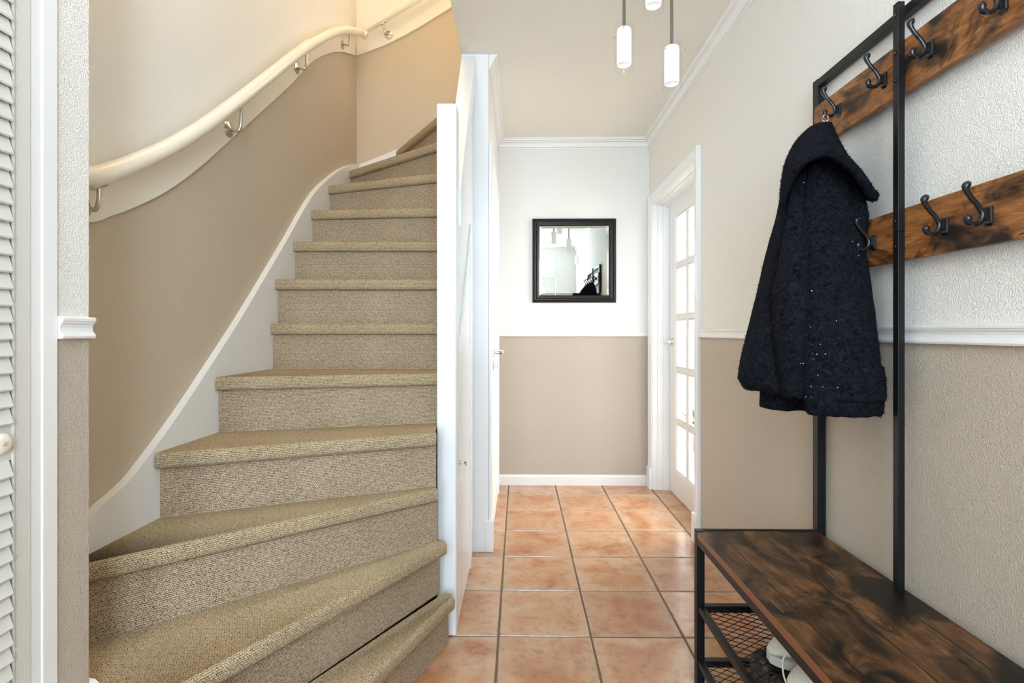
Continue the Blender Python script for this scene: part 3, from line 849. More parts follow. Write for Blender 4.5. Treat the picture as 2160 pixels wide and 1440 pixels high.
# last riser up to the landing
Lr, Rr, _, _ = clip(13, NO)
mb = MB(); mb.poly([(Lr.x, Lr.y, RZ * 12), (Rr.x, Rr.y, RZ * 12), (Rr.x, Rr.y, RZ * 13), (Lr.x, Lr.y, RZ * 13)], 0, [(0, 0), (.5, 0), (.5, RZ), (0, RZ)])
mb.poly([(Lr.x, Lr.y, RZ * 13), (Rr.x, Rr.y, RZ * 13), (XI, Rr.y, RZ * 13), (XI, Y2, RZ * 13), (Lr.x, Y2, RZ * 13)], 0, [(0, 0), (.4, 0), (.4, .3), (.4, .5), (0, .5)])
mb.build('riser', m_riser, st)

# wall string: curved white board along the left wall and the back wall
str_px = [(186.4, 1083), (230, 1042), (274.6, 996), (361, 880.5), (433.5, 772), (498.3, 672), (556.7, 575), (600, 502), (634.5, 441), (658.8, 404.7), (683, 380.4), (712, 358), (736.5, 348), (752, 346.5)]
sw = [W(x, y, X=-1.066) for x, y in str_px]
sw = [Vector((-1.066, 1.064, sw[0].z - 0.17)), Vector((-1.066, 1.15, sw[0].z - 0.12))] + sw
sw = smooth_path(sw, 3)
for p in sw: p.y = min(p.y, YB - 0.001)
bot = [Vector((p.x, p.y, max(0.0, p.z - 0.55))) for p in sw]
mb = MB()
n_ = len(sw)
for x in (XS + 0.001, XSF):
    mb.vs([(x, p.y, p.z + (0.0 if x == XSF else 0.001)) for p in sw]); mb.vs([(x, p.y, p.z) for p in bot])
for k in range(n_ - 1):
    mb.face((k, k + 1, n_ + k + 1, n_ + k)); mb.face((2 * n_ + k, 2 * n_ + k + 1, 3 * n_ + k + 1, 3 * n_ + k)); mb.face((k, k + 1, 2 * n_ + k + 1, 2 * n_ + k))
    mb.face((n_ + k, n_ + k + 1, 3 * n_ + k + 1, 3 * n_ + k))
mb.build('wall_string', m_white, st, label='white curved string board')
b0 = sw[-1]
back = [W(756, 347, Y=Y2), W(800, 330, Y=Y2), W(839, 314, Y=Y2)]
back = [Vector((XS + 0.002, Y2, back[0].z - 0.005))] + back + [Vector((back[-1].x + 0.06, Y2, back[-1].z - 0.05)), Vector((back[-1].x + 0.4, Y2, back[-1].z + 0.08))]
mb = MB()
out = [(p.x, p.z) for p in back] + [(back[-1].x, 1.9), (XS + 0.002, 1.2)]
mb.prism('Y', out, Y2, YB - 0.001); mb.build('wall_string', m_white, st, label='white string board on the back wall')
# near string board at the foot, in front of the lower steps
mb = MB()
mb.prism('Y', [(-1.049, 0), (-0.49, 0), (-0.49, 0.20), (-0.60, 0.36), (-0.68, 0.387), (-0.86, 0.389), (-0.875, 0.404), (-0.915, 0.414), (-1.049, 0.46)], 1.062, 1.0715)
mb.build('near_string', m_white, st)
# newel post
PX0, PX1, PY0, PY1, PZ = -0.3037, -0.2306, 1.9285, 2.018, 1.966
MB().box(PX0, PX1, PY0, PY1, 0, PZ).build('newel_post', m_gloss, st, bevel=0.007, seg=3, label='tall square white newel post')
# inner string: solid white parapet climbing behind the post
inn = [(2.018, 1.68), (2.2, 1.92), (2.40, 2.175), (2.577, 2.405), (YP, 2.535)]
lowl = [(YP, 2.36), (2.56, 2.23), (2.42, 2.05), (2.29, 1.87), (2.157, 1.70), (2.05, 1.57), (2.018, 1.53)]
mb = MB(); mb.prism('X', inn + lowl, -0.292, -0.2225); mb.build('inner_string', m_gloss, st, bevel=0.003)
MB().prism('X', [(2.018, 0.0), (YP, 0.0), (YP, 2.50), (2.56, 2.35), (2.29, 2.0), (2.018, 1.64)], -0.292, -0.2345).build('cupboard_side', m_gloss, st, label='white side of the understairs cupboard')
# cupboard door with a slanting head
d5 = struct('door_5', 'white understairs cupboard door with a slanting head beside the newel post', (-0.234, 2.3, 0))
pt = [(2.03, 0.02), (2.475, 0.02), (2.475, 1.555), (2.10, 1.12), (2.03, 1.035)]
MB().prism('X', pt, -0.2345, -0.2315).build('door_leaf', m_gloss, d5, bevel=0.0012)
mb = MB()
mb.prism('X', [(2.03, 1.075), (2.03, 1.04), (2.10, 1.125), (2.478, 1.563), (2.478, 1.61), (2.10, 1.165)], -0.2345, -0.226)
mb.prism('X', [(2.478, 0), (2.502, 0), (2.502, 1.64), (2.478, 1.61)], -0.2345, -0.228)
mb.build('door_casing', m_gloss, d5, bevel=0.002)
kb = MB(); kb.tube([(-0.232, 2.045, 0.613), (-0.2135, 2.045, 0.613)], [0.0035, 0.003], 12)
kb.lathe([(0.0, 0.0), (0.004, 0.0), (0.006, 0.004), (0.013, 0.006), (0.014, 0.008), (0.012, 0.010), (0, 0.011)], (-0.2145, 2.045, 0.613), 'X', 24)
kb.lathe([(0.0, 0.004), (0.009, 0.003), (0.010, 0.0)], (-0.2315, 2.045, 0.613), 'X', 20)
kb.build('door_knob', m_chrome, d5, smooth=True, autosmooth=50, label='small nickel knob')

# ------------------------------------------------------------------ handrails
XRL = -1.018; RR = 0.0235
hr = thing('handrail', (XRL, 2.2, 1.6), 'wavy ivory handrail on a cream board along the left stairwell wall', 'handrail')
rail_px = [(187, 372), (246, 358), (299, 337), (352, 313), (422, 272), (492.6, 220), (563, 164.5), (633, 109), (675.6, 82.5), (703.7, 69), (726, 63.5), (745, 66)]
rp = [W(x, y, X=XRL) for x, y in rail_px]
rp = [Vector((XRL, 1.066, rp[0].z - 0.03))] + rp + [W(762, 69, Y=3.36), W(773, 75.5, Y=3.385)]
rp = smooth_path(rp, 8)
MB().tube(rp, RR, 20).build('rail', m_board, hr, smooth=True, autosmooth=60)
mb = MB(); n_ = len(lowW)
for x in (XS + 0.001, XB):
    mb.vs([(x, p.y, p.z) for p in topW]); mb.vs([(x, p.y, p.z) for p in lowW])
for k in range(n_ - 1):
    mb.face((2 * n_ + k, 2 * n_ + k + 1, 3 * n_ + k + 1, 3 * n_ + k)); mb.face((k, k + 1, 2 * n_ + k + 1, 2 * n_ + k)); mb.face((n_ + k, n_ + k + 1, 3 * n_ + k + 1, 3 * n_ + k))
mb.build('backing_board', m_board, hr, label='cream board with wavy edges')


def bracket(parent, wallp, out, saddle, tang):
    """rosette on the wall, curved arm, saddle under the rail"""
    br = bpy.data.objects.new('rail_bracket', None)
    mb = MB()
    ax = 'X' if abs(out.x) > 0.5 else 'Y'; s_ = 1 if (out.x if ax == 'X' else out.y) > 0 else -1
    mb.lathe([(0.0, 0.010 * s_), (0.008, 0.010 * s_), (0.012, 0.007 * s_), (0.027, 0.004 * s_), (0.029, 0.0), (0, 0)], wallp, ax, 28)
    p1 = wallp + out * 0.03 + Vector((0, 0, -0.006)); p2 = Vector((saddle.x, saddle.y, wallp.z + 0.006)); p3 = saddle + Vector((0, 0, -0.006))
    mb.tube(smooth_path([wallp + out * 0.006, p1, wallp.lerp(p2, 0.86) + Vector((0, 0, -0.008)), p2 + Vector((0, 0, 0.012)), p3], 6), [0.0055] * 24 + [0.006], 12)
    mb.tube([saddle + tang * -0.022 + Vector((0, 0, -0.003)), saddle + tang * 0.022 + Vector((0, 0, 0.0))], 0.007, 10)
    return mb.build('rail_bracket', m_chrome, parent, smooth=True, autosmooth=50, label='curved nickel bracket')


def at_y(path, y):
    for a, b_ in zip(path, path[1:]):
        if a.y <= y <= b_.y: return a.lerp(b_, (y - a.y) / max(b_.y - a.y, 1e-6)), (b_ - a).normalized()
    return path[-1], (path[-1] - path[-2]).normalized()


for px_, py_ in ((170, 437), (482, 273), (626, 143), (722, 93)):
    wp = W(px_, py_, X=XB)
    c_, t_ = at_y(rp[:-8], wp.y)
    bracket(hr, wp, Vector((1, 0, 0)), c_ + Vector((0, 0, -RR)), t_)
hr2 = thing('handrail', (-0.7, YB - 0.06, 2.9), 'short cream handrail rising along the stairwell back wall above the winders', 'handrail')
YR2 = YB - 0.06
r2 = [W(771, 61, Y=YR2), W(820, 33, Y=YR2), W(868, 4, Y=YR2), W(960, -52, Y=YR2)]
r2.append(r2[-1] + (r2[-1] - r2[-2]) * 0.8)
r2 = smooth_path(r2, 5)
MB().tube(r2, RR, 20).build('rail', m_board, hr2, smooth=True, autosmooth=60)
mb = MB(); out = [(p.x, p.z) for p in blowW] + [(p.x, p.z) for p in btopW[::-1]]
mb.prism('Y', out, YBB, YB - 0.0005); mb.build('backing_board', m_board, hr2, label='cream board behind the rail')
wp = W(820, 74, Y=YBB); sx = W(809, 47, Y=YR2)
bracket(hr2, wp, Vector((0, -1, 0)), Vector((sx.x + 0.0, YR2, sx.z)), (r2[1] - r2[0]).normalized())

# ------------------------------------------------------------------ mirror
ma, mbb = W(1123, 462, Y=YF), W(1299, 638, Y=YF)
mx0, mx1, mz0, mz1 = ma.x, mbb.x, mbb.z, ma.z
mr = thing('wall_mirror', ((mx0 + mx1) / 2, YF, mz0), 'square wall mirror in a stepped black frame on the far wall', 'mirror')
PRO = [(0, 0), (0, 0.014), (0.004, 0.020), (0.012, 0.024), (0.018, 0.022), (0.021, 0.015), (0.026, 0.015), (0.030, 0.019), (0.035, 0.018), (0.037, 0.012), (0.044, 0.012), (0.049, 0.009), (0.053, 0.004), (0.053, 0)]
mb = MB(); rings = []
for inset, dep in PRO:
    rings.append(mb.vs([(mx0 + inset, YF - dep, mz0 + inset), (mx1 - inset, YF - dep, mz0 + inset), (mx1 - inset, YF - dep, mz1 - inset), (mx0 + inset, YF - dep, mz1 - inset)]))
for r0, r1 in zip(rings, rings[1:]):
    for q in range(4): z = (q + 1) % 4; mb.face((r0 + q, r0 + z, r1 + z, r1 + q))
mb.build('mirror_frame', m_frame, mr)
i0 = 0.052; i1 = 0.070
mb = MB()
r0 = mb.vs([(mx0 + i0, YF - 0.004, mz0 + i0), (mx1 - i0, YF - 0.004, mz0 + i0), (mx1 - i0, YF - 0.004, mz1 - i0), (mx0 + i0, YF - 0.004, mz1 - i0)])
r1 = mb.vs([(mx0 + i1, YF - 0.0058, mz0 + i1), (mx1 - i1, YF - 0.0058, mz0 + i1), (mx1 - i1, YF - 0.0058, mz1 - i1), (mx0 + i1, YF - 0.0058, mz1 - i1)])
for q in range(4): z = (q + 1) % 4; mb.face((r0 + q, r0 + z, r1 + z, r1 + q))
mb.face([r1 + q for q in range(4)])
mb.build('mirror_glass', m_mirror, mr)

# ------------------------------------------------------------------ pendant lamp with three glass cylinders
pd = thing('pendant_lamp', (0.47, 1.86, CZ), 'ceiling lamp of three white glass tubes in clear cylinders on chrome rods', 'lamp')
MB().lathe([(0, 0), (0.11, 0), (0.112, -0.004), (0.112, -0.020), (0.106, -0.026), (0, -0.028)], (0.47, 1.86, CZ), 'Z', 40).build('ceiling_plate', m_steel, pd, smooth=True, autosmooth=40)
for (xl, yl, zb, gl, ang) in ((W(1316.5, 150, Y=1.92).x, 1.92, 2.072, 0.170, 0.3), (W(1417, 190, Y=1.90).x, 1.90, 1.992, 0.172, 1.7), (0.458, 1.79, 2.206, 0.172, 0.9)):
    zt = zb + gl
    MB().tube([(xl, yl, zt - 0.03), (xl, yl, CZ - 0.01)], 0.0058, 14).build('rod', m_rod, pd, smooth=True, autosmooth=60)
    sh = MB()
    sh.lathe([(0.0, gl - 0.012), (0.020, gl - 0.012), (0.0255, gl - 0.017), (0.0265, gl - 0.024), (0.0265, 0.028), (0.0255, 0.026), (0.0240, 0.028), (0.0230, 0.04), (0, 0.042)], (xl, yl, zb), 'Z', 32)
    so = sh.build('lamp_shade', m_opal, pd, smooth=True, autosmooth=45, label='white opal glass tube')
    gc = MB(); gc.lathe([(0.0350, 0.0), (0.0355, 0.0005), (0.0355, gl), (0.0345, gl), (0.0340, 0.001), (0.0345, 0.0)], (xl, yl, zb), 'Z', 48)
    gc.build('glass_cylinder', m_glass2, so, smooth=True, autosmooth=45, label='clear outer cylinder')
    for k in range(3):
        a = ang + k * 2.094
        MB().tube([(xl + math.cos(a) * 0.025, yl + math.sin(a) * 0.025, zt - 0.030), (xl + math.cos(a) * 0.046, yl + math.sin(a) * 0.046, zt - 0.030)], 0.0019, 8).build('pin', m_steel, so, smooth=True)

# small chime box on the right wall near the entrance (seen in the mirror)
cb = thing('door_chime', (XR - 0.02, -0.75, 2.25), 'small white slotted chime box high on the right wall, seen in the mirror', 'door chime')
MB().box(XR - 0.045, XR - 0.0005, -0.83, -0.70, 2.22, 2.36).build('chime_case', m_white, cb, bevel=0.006, seg=3)
for k in range(4): MB().box(XR - 0.0465, XR - 0.044, -0.80, -0.73, 2.25 + k * 0.024, 2.258 + k * 0.024).build('slot', m_dark, cb)

# ------------------------------------------------------------------ hall stand: bench, posts, boards, hooks, shelves
ZB = 0.50; XF, XBK = 0.553, 0.932; YE, YE2 = 1.66, 0.62
hs = thing('hall_stand', (0.75, 1.15, 0), 'black metal hall stand with rustic brown bench seat and two hook boards', 'coat rack')
T = 0.0245
MB().box(XF + 0.003, XBK, YE2 + T, YE - 0.012, ZB - 0.0175, ZB).build('bench_top', m_top, hs, bevel=0.0008, label='dark rustic brown seat board')
MB().box(XF + 0.001, XF + 0.0035, YE2 + T, YE - 0.012, ZB - 0.0175, ZB - 0.0006).build('seat_edge', m_edge, hs, label='reddish brown front edge band')
for (x, y) in ((XF, YE - T), (XF, YE2), (XBK - T, YE2)):
    MB().box(x, x + T, y, y + T, 0.0, ZB + 0.0025).build('leg', m_black, hs, bevel=0.001)
mb = MB(); mb.box(XF + T, XBK, YE - 0.012, YE, ZB - 0.024, ZB + 0.0025); mb.build('end_bar', m_black, hs, bevel=0.001)
MB().box(XF + T, XBK, YE2, YE2 + T, ZB - 0.024, ZB + 0.0025).build('end_bar', m_black, hs, bevel=0.001)
MB().box(XF + 0.001, XF + 0.02, YE2 + T, YE - T, ZB - 0.0395, ZB - 0.018).build('front_bar', m_black, hs, bevel=0.001)
MB().box(XBK - 0.02, XBK, YE2 + T, YE - T, ZB - 0.0395, ZB - 0.018).build('back_bar', m_black, hs, bevel=0.001)
# tall corner posts
PT = 1.905
xp = XBK - 0.008
MB().box(xp, xp + 0.0265, YE - 0.026, YE, 0.0, PT).build('post', m_black, hs, bevel=0.0012)
MB().box(xp, xp + 0.0265, YE2, YE2 + 0.026, 0.0, PT).build('post', m_black, hs, bevel=0.0012)
# slim middle post in front of the boards
MX0, MX1, MY0, MY1 = 0.8985, 0.9145, 1.2530, 1.2705
MB().box(MX0, MX1, MY0, MY1, ZB, 1.36).build('post', m_black, hs, bevel=0.001)
MB().box(MX0, MX1, MY0, MY1, 1.3606, PT).build('post', m_black, hs, bevel=0.001)
MB().box(0.922, 0.944, YE2 + 0.026, YE - 0.026, PT - 0.026, PT - 0.004).build('top_bar', m_black, hs, bevel=0.001)
boards = []
for (za, zb) in ((1.690, 1.815), (1.292, 1.415)):
    MB().box(0.9155, 0.9315, YE2 + 0.02, YE - 0.022, za, zb).build('hook_board', m_wood, hs, bevel=0.0008, label='rustic brown board')
for z in (1.72, 1.785, 1.325, 1.385, 1.875):
    MB().lathe([(0.0, -0.003), (0.0028, -0.0026), (0.0042, 0.0), (0, 0)], (MX0, (MY0 + MY1) / 2, z), 'X', 16).build('screw', m_hook, hs, smooth=True)
# double coat hooks
hk = MB()
PR = [(-.041, -.006, .0068), (-.0418, -.009, .0070), (-.040, -.015, .0056), (-.031, -.0195, .0048), (-.020, -.016, .0048), (-.0145, -.006, .0050), (-.0145, .004, .0050),
      (-.0235, .019, .0046), (-.033, .030, .0046), (-.041, .041, .0048), (-.0455, .050, .0058), (-.0455, .055, .0072), (-.043, .0585, .0070)]
pp = smooth_path([(a, 0, b_) for a, b_, _ in PR], 5)
rr = []
for k in range(len(PR) - 1):
    for q in range(5): rr.append(PR[k][2] + (PR[k + 1][2] - PR[k][2]) * q / 5)
rr.append(PR[-1][2])
pp = [pp[0] + Vector((0.003, 0, 0.0055)), pp[0] + Vector((0.001, 0, 0.004))] + pp + [pp[-1] + Vector((.003, 0, .004)), pp[-1] + Vector((.004, 0, .0055))]
rr = [0.001, 0.0048] + rr + [0.005, 0.001]
hk.tube(pp, rr, 14)
pm = MB()
pm.prism('Z', [(0.0, -0.0095), (0.0, 0.0095), (-0.004, 0.0095), (-0.0055, 0.007), (-0.0055, -0.007), (-0.004, -0.0095)], -0.018, 0.015)
pm.prism('Y', [(0.0, -0.023), (0.0, -0.018), (-0.004, -0.018)], -0.007, 0.007)
pm.prism('Y', [(-0.005, -0.013), (-0.016, -0.008), (-0.016, 0.008), (-0.005, 0.013)], -0.0035, 0.0035)
XH = 0.9155
hook0 = None
spots = [(1768, 231, 0), (1863, 167, 0), (1960, 101, 0), (2114, 4, 0), (1841, 510, 1), (1991, 474, 1), (2083, 452, 1)]
hookpos = []
for px_, py_, row in spots:
    p = W(px_, py_, X=XH - 0.004); hookpos.append(Vector((XH, p.y, p.z)))
hookpos += [Vector((XH, 0.83, 1.752)), Vector((XH, 0.70, 1.752)), Vector((XH, 0.86, 1.352)), Vector((XH, 0.74, 1.352)), Vector((XH, 1.53, 1.352))]
for p in hookpos:
    if hook0 is None:
        hook0 = hk.build('coat_hook', m_hook, None, smooth=True, autosmooth=60); hook0.parent = hs
        plate0 = pm.build('hook_plate', m_hook, None, bevel=0.0008); plate0.parent = hook0
        o = hook0
    else:
        o = hook0.copy(); C.objects.link(o); o.parent = hs
        q = plate0.copy(); C.objects.link(q); q.parent = o
    o.location = p - hs.location
# mesh shelves


def lattice(x0, x1, y0, y1, z, px_=0.040, py_=0.027, r_=0.0014):
    mb = MB(); m_ = py_ / px_
    for s_ in (1, -1):
        k0 = -int(((x1 - x0) * m_) / py_) - 2; k1 = int((y1 - y0) / py_) + 3 + int(((x1 - x0) * m_) / py_)
        for k in range(k0, k1):
            c_ = y0 + k * py_
            t0, t1 = 0.0, x1 - x0
            ya_ = lambda t: c_ + s_ * m_ * t
            lo, hi = t0, t1
            if s_ > 0:
                lo = max(lo, (y0 - c_) / m_); hi = min(hi, (y1 - c_) / m_)
            else:
                lo = max(lo, (c_ - y1) / m_); hi = min(hi, (c_ - y0) / m_)
            if hi - lo < 0.004: continue
            mb.tube([(x0 + lo, ya_(lo), z + s_ * 0.0006), (x0 + hi, ya_(hi), z + s_ * 0.0006)], r_, 4)
    return mb


for zs in (0.268, 0.098):
    sh = bpy.data.objects.new('mesh_shelf', None); C.objects.link(sh); sh.parent = hs
    for (a, b_) in (((XF + 0.004, XF + 0.022), (YE2 + T, YE - T)), ((XBK - 0.02, XBK), (YE2 + T, YE - T)), ((XF + 0.022, XBK - 0.02), (YE - 0.03, YE - 0.008)), ((XF + 0.022, XBK - 0.02), (YE2 + 0.006, YE2 + 0.024))):
        MB().box(a[0], a[1], b_[0], b_[1], zs - 0.016, zs + 0.004).build('shelf_bar', m_black, sh, bevel=0.0015)
    lattice(XF + 0.018, XBK - 0.016, YE2 + 0.02, YE - 0.022, zs - 0.003).build('wire_mesh', m_black, sh, kind='stuff')

# ------------------------------------------------------------------ shoes


def ring_loft(mb, rings, n, closed_ends=True):
    ids = [mb.vs(r_) for r_ in rings]
    for a, b_ in zip(ids, ids[1:]):
        for q in range(n):
            z = (q + 1) % n; mb.face((a + q, a + z, b_ + z, b_ + q))
    if closed_ends:
        mb.face([ids[0] + q for q in range(n)][::-1]); mb.face([ids[-1] + q for q in range(n)])


def shoe(name, toe, direction, ln, mats, label, cat, group, high=0.0, wide=1.0, lace=True):
    """a shoe: sole, upper with an ankle opening, tongue and laces; toe position, pointing direction"""
    t = thing(name, toe, label, cat, group)
    d = Vector(direction).normalized(); s_ = Vector((-d.y, d.x, 0))
    toe = Vector(toe)
    P = lambda a, b_, z: toe - d * a + s_ * b_ + Vector((0, 0, z))
    wd = lambda a: (0.012 + 0.036 * math.sin(min(1, a / 0.35) * math.pi / 2) ** 0.6 - 0.012 * math.exp(-((a - 0.62) / 0.14) ** 2) - 0.02 * max(0, (a - 0.9) / 0.1) ** 2) * wide
    N = 20
    out = []
    NA = 24
    for k in range(NA + 1):
        a = k / NA; out.append((a * ln, wd(a)))
    ol = [(a, b_) for a, b_ in out] + [(a, -b_) for a, b_ in out[::-1]]
    mb = MB()
    i = mb.vs([P(a, b_, 0.0) for a, b_ in ol]); j = mb.vs([P(a, b_ * 1.02, 0.022) for a, b_ in ol]); n_ = len(ol)
    for q in range(n_): z = (q + 1) % n_; mb.face((i + q, i + z, j + z, j + q))
    mb.face([i + q for q in range(n_)][::-1]); mb.face([j + q for q in range(n_)])
    mb.build('sole', mats[1], t, bevel=0.002)
    mb = MB(); rings = []
    for k in range(NA + 1):
        a = k / NA
        hgt = 0.030 + 0.030 * math.sin(min(1, a / 0.2) * math.pi / 2) + (0.035 + high) * max(0, min(1, (a - 0.22) / 0.33)) + 0.006 * math.sin(a * 9)
        if a < 0.03: hgt = 0.034
        if a > 0.97: hgt *= 0.97
        wv = max(wd(a) * 0.96, 0.008)
        r_ = []
        for q in range(N):
            an = 2 * math.pi * q / N
            cy = math.cos(an) * wv * (1 - 0.22 * max(0, math.sin(an)) * max(0, (a - 0.3)))
            cz = 0.020 + (hgt - 0.020) * (0.5 + 0.5 * math.sin(an)) if True else 0
            r_.append(P(a * ln, cy, cz))
        rings.append(r_)
    ring_loft(mb, rings, N)
    up = mb.build('upper', mats[0], t, smooth=True, autosmooth=70)
    mb = MB(); hz = 0.088 + high
    mb.lathe([(0.0, 0.0), (0.024, 0.0), (0.030, 0.004), (0.034, 0.002), (0.035, -0.006)], P(ln * 0.76, 0, hz), 'Z', 24)
    mb.build('collar', m_dark if mats[0] is m_brown else mats[1], t, smooth=True)
    if lace:
        for k in range(5):
            a = ln * (0.30 + 0.06 * k); z = 0.062 + 0.035 * min(1, max(0, ((0.30 + 0.06 * k) - 0.22) / 0.33)) + 0.004
            MB().tube(smooth_path([P(a, -0.022, z - 0.010), P(a + 0.004, -0.008, z + 0.001), P(a + 0.004, 0.008, z + 0.001), P(a, 0.022, z - 0.010)], 3), 0.0022, 8).build('lace', mats[2], t, smooth=True)
    return t, P


sh1, P1 = shoe('sneaker', (0.644, 1.362, 0.273), (-1, 0.10, 0), 0.255, (m_shoe, m_sole, m_shoe), 'off-white sneaker on the upper mesh shelf, the one nearer the far leg', 'shoe', 'white sneakers under the bench')
sh2, P2 = shoe('sneaker', (0.632, 1.235, 0.273), (-1, 0.06, 0), 0.255, (m_shoe, m_sole, m_shoe), 'off-white sneaker on the upper mesh shelf with a lace end hanging down', 'shoe', 'white sneakers under the bench')
MB().tube(smooth_path([(0.70, 1.262, 0.352), (0.662, 1.276, 0.352), (0.640, 1.274, 0.335), (0.632, 1.262, 0.310), (0.634, 1.252, 0.290), (0.640, 1.240, 0.276)], 6), 0.0022, 8).build('lace_end', m_shoe, sh2, smooth=True)
shoe('boot', (0.890, 1.445, 0.103), (1, 0.04, 0), 0.25, (m_brown, m_dark, m_dark), 'dark brown leather shoe on the lower mesh shelf, nearer the far leg', 'shoe', 'brown shoes under the bench', high=0.05)
shoe('boot', (0.892, 1.335, 0.103), (1, 0.01, 0), 0.25, (m_brown, m_dark, m_dark), 'dark brown leather shoe on the lower mesh shelf, nearer the camera', 'shoe', 'brown shoes under the bench', high=0.05)

# ------------------------------------------------------------------ coat
ct = thing('coat', (0.82, 1.47, 1.70), 'dark navy fuzzy wool coat with a hood, hanging from the hall stand', 'coat')
NR = 56


def fold(x, y, z, a):
    return a * (noise.noise(Vector((x * 9, y * 9, z * 3.2))) * 0.7 + noise.noise(Vector((x * 26, y * 26, z * 14))) * 0.3)


def garment(rows, Y0, name, wrinkle=0.012, label=None, capb=True, lean=0.0, pw=1.0):
    """cloth tube; rows of (py, px left, px right, depth radius, depth centre)"""
    mb = MB(); rings = []; rws = []
    # interpolate rows
    M = 5
    for k in range(len(rows) - 1):
        for q in range(M):
            t = q / M; t2 = t * t * (3 - 2 * t) if False else t
            rws.append([rows[k][j] + (rows[k + 1][j] - rows[k][j]) * t2 for j in range(5)])
    rws.append(list(rows[-1]))
    for py, pl_, pr_, ry, yc in rws:
        a = W(pl_, py, Y=yc); b_ = W(pr_, py, Y=yc)
        cx_ = (a.x + b_.x) / 2; rx = (b_.x - a.x) / 2; z = a.z
        r_ = []
        for q in range(NR):
            an = 2 * math.pi * q / NR
            ca, sa = math.cos(an), math.sin(an)
            x = cx_ + rx * math.copysign(abs(ca) ** pw, ca); y = yc + ry * math.copysign(abs(sa) ** pw, sa)
            f_ = fold(x, y, z, wrinkle)
            x += ca * f_ * 0.5; y += sa * f_
            x = min(x, 0.911 if z > 1.27 else 0.932)
            r_.append((x, y, z + 0.004 * noise.noise(Vector((x * 30, y * 30, 1)))))
        rings.append(r_)
    # turn the hem inwards
    last = rings[-1]; cxm = sum(p[0] for p in last) / NR; cym = sum(p[1] for p in last) / NR
    rings.append([(p[0] + (cxm - p[0]) * 0.05, p[1] + (cym - p[1]) * 0.05, p[2] - 0.006) for p in last])
    rings.append([(p[0] + (cxm - p[0]) * 0.13, p[1] + (cym - p[1]) * 0.13, p[2] - 0.002) for p in last])
    rings.append([(p[0] + (cxm - p[0]) * 0.16, p[1] + (cym - p[1]) * 0.16, p[2] + 0.06) for p in last])
    ring_loft(mb, rings, NR)
    return mb.build(name, m_wool, ct, smooth=True, label=label)


body = garment([(262, 1735, 1752, .012, 1.49), (300, 1712, 1768, .03, 1.49), (345, 1682, 1795, .055, 1.48), (400, 1655, 1815, .08, 1.48), (460, 1640, 1822, .095, 1.48), (540, 1617, 1826, .10, 1.48),
                (620, 1597, 1826, .105, 1.48), (700, 1580, 1822, .11, 1.48), (760, 1566, 1812, .11, 1.48), (800, 1561, 1790, .105, 1.48), (818, 1572, 1780, .10, 1.48)], 1.48, 'coat_body', 0.020)
back_hem = garment([(700, 1620, 1760, .05, 1.52), (800, 1605, 1745, .05, 1.52), (856, 1604, 1735, .05, 1.52)], 1.52, 'coat_back', 0.012)
fold_s = garment([(400, 1668, 1700, .012, 1.43), (470, 1658, 1702, .022, 1.415), (540, 1646, 1704, .035, 1.392), (620, 1634, 1705, .045, 1.375), (700, 1636, 1705, .045, 1.372), (780, 1643, 1705, .042, 1.372), (832, 1655, 1700, .036, 1.372)], 1.38, 'sleeve', 0.010)
slv = garment([(300, 1728, 1765, .02, 1.43), (345, 1708, 1788, .035, 1.425), (400, 1698, 1806, .038, 1.415), (460, 1690, 1818, .036, 1.405), (540, 1686, 1823, .036, 1.398), (600, 1686, 1832, .045, 1.375),
               (660, 1688, 1842, .056, 1.348), (720, 1691, 1849, .060, 1.332), (770, 1694, 1853, .06, 1.328), (830, 1698, 1861, .058, 1.325), (868, 1703, 1858, .055, 1.325)], 1.34, 'sleeve', 0.014)
cuff = garment([(772, 1745, 1855, .062, 1.325), (800, 1720, 1861, .064, 1.325), (838, 1706, 1862, .064, 1.325)], 1.32, 'cuff', 0.006)
collar = garment([(402, 1785, 1808, .02, 1.40), (425, 1790, 1822, .022, 1.39), (455, 1794, 1829, .022, 1.388), (485, 1794, 1826, .02, 1.388), (505, 1798, 1816, .015, 1.39)], 1.41, 'collar', 0.006)
# hood: cloth cone from the hanger loop to a drooping rim
mb = MB(); rings = []
rim_rows = 14
for k in range(rim_rows + 1):
    t = k / rim_rows
    r_ = []
    for q in range(NR):
        an = 2 * math.pi * q / NR; ca, sa = math.cos(an), math.sin(an)
        # rim in picture measure (px, py), depth from the angle
        pxr = 1743 + (110 if ca > 0 else 101) * ca
        droop = 372 + (38 if ca > 0 else 54) * abs(ca) ** (1.5 if ca > 0 else 2.6) - 50 * max(0.0, -sa) ** 1.3 - 8 * (1 - abs(ca))
        px0, py0 = 1745, 256
        ac = abs(ca)
        epx = 0.9 + (0.45 * ac if ca > 0 else -0.30 * ac); epy = 1.0 + (-0.25 * ac if ca > 0 else 0.38 * ac)
        px_ = px0 + (pxr - px0) * t ** epx; py_ = py0 + (droop - py0) * t ** epy
        if ca < 0: px_ -= 12 * ac * math.sin(math.pi * t)
        y = 1.485 + (sa * 0.125 - 0.045) * (t ** 0.6) - 0.115 * max(0.0, ca) * t
        p = W(px_, py_, Y=y)
        f_ = fold(p.x, p.y, p.z, 0.016 * t)
        r_.append((min(p.x + ca * f_, 0.91), p.y + sa * f_, p.z))
    rings.append(r_)
last = rings[-1]; cxm = sum(p[0] for p in last) / NR; cym = sum(p[1] for p in last) / NR
rings.append([(p[0] + (cxm - p[0]) * 0.03, p[1] + (cym - p[1]) * 0.06, p[2] - 0.014) for p in last])
rings.append([(p[0] + (cxm - p[0]) * 0.10, p[1] + (cym - p[1]) * 0.16, p[2] - 0.016) for p in last])
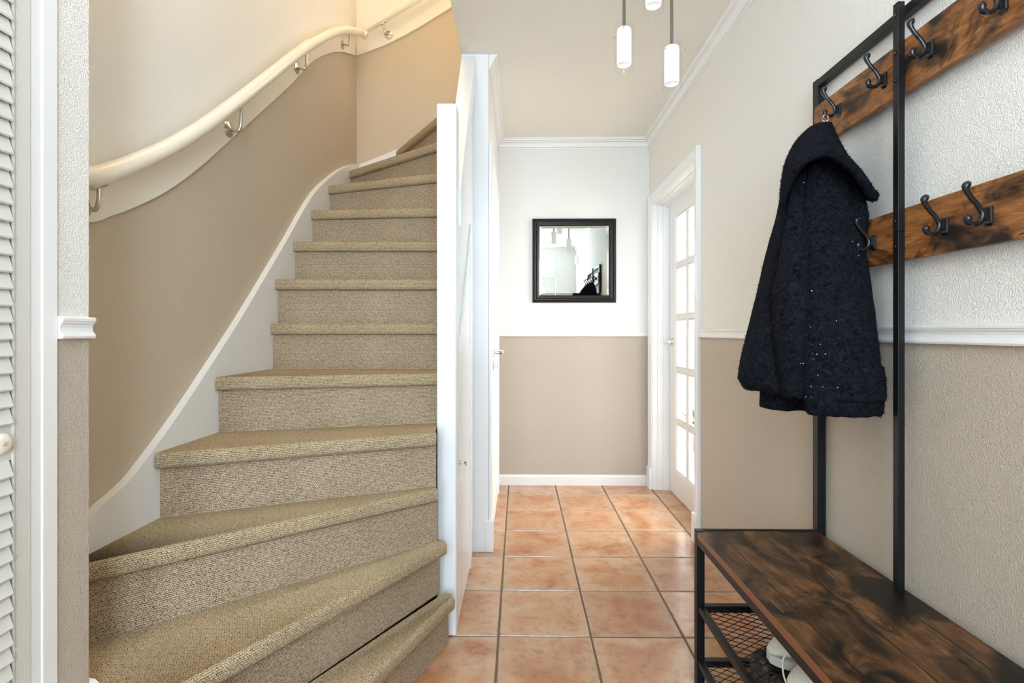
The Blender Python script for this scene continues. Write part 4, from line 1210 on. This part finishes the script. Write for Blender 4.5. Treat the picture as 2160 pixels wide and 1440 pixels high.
rings.append([(p[0] + (cxm - p[0]) * 0.20, p[1] + (cym - p[1]) * 0.25, p[2] + 0.03) for p in last])
ring_loft(mb, rings, NR)
hood = mb.build('hood', m_wool, ct, smooth=True, label='drooping hood')
# hanging loop
lp = W(1742, 250, Y=1.49)
MB().tube([lp + Vector((0.008 * math.cos(a), 0.003 * math.sin(2 * a), 0.010 * math.sin(a) + 0.002)) for a in [k * math.pi / 8 for k in range(17)]], 0.0016, 8, cap=False).build('hanging_loop', m_chrome, ct, smooth=True, label='silvery hanging chain')
# nap: short curled fibres over every piece, one part
mb = MB(); fib = 0
for o, cnt in ((body, 16000), (slv, 15000), (hood, 13000), (fold_s, 5000), (cuff, 4200), (back_hem, 2500), (collar, 1300)):
    me = o.data; polys = [p for p in me.polygons]; ar = [p.area for p in polys]
    for p in random.choices(polys, ar, k=cnt):
        vs_ = [me.vertices[v].co for v in p.vertices][:4]
        a, b_ = random.random(), random.random()
        if len(vs_) < 4: continue
        c0 = vs_[0].lerp(vs_[1], a).lerp(vs_[3].lerp(vs_[2], a), b_)
        nn = p.normal; rv = Vector((random.gauss(0, 1), random.gauss(0, 1), random.gauss(-0.5, 1))).normalized()
        dr = (nn * 0.45 + rv * 0.85).normalized(); l_ = random.uniform(0.002, 0.0052)
        sd_ = dr.cross(nn); sd_ = sd_.normalized() * random.uniform(0.00035, 0.0007) if sd_.length > 1e-4 else Vector((0.001, 0, 0))
        mid = c0 + dr * l_ * 0.55; tip = c0 + dr * l_ * 0.8 + rv * l_ * 0.7 + Vector((0, 0, -l_ * 0.25))
        i = mb.vs([c0 - sd_, c0 + sd_, mid + sd_ * 0.9, mid - sd_ * 0.9, tip]); mb.face((i, i + 1, i + 2, i + 3)); mb.face((i + 3, i + 2, i + 4))
me = bpy.data.meshes.new('wool_nap'); me.from_pydata(mb.v, [], mb.f); me.materials.append(m_wool)
o = bpy.data.objects.new('wool_nap', me); C.objects.link(o); o.parent = ct; o.location = -ct.location; o['kind'] = 'stuff'
# lint specks on the sleeve edges
mb = MB()
me = slv.data
for p in random.choices([q for q in me.polygons if q.center.x < 0.775 and q.normal.y < 0.2 and 0.95 < q.center.z < 1.3 or random.random() < 0.05], k=34):
    c0 = p.center + p.normal * 0.006; s_ = random.uniform(0.0004, 0.0011)
    mb.box(c0.x - s_ * 0.8, c0.x + s_ * 0.8, c0.y - s_, c0.y + s_, c0.z - s_ * random.uniform(0.7, 1.8), c0.z + s_)
me = bpy.data.meshes.new('lint'); me.from_pydata(mb.v, [], mb.f); me.materials.append(m_lint)
o = bpy.data.objects.new('lint', me); C.objects.link(o); o.parent = ct; o.location = -ct.location; o['kind'] = 'stuff'
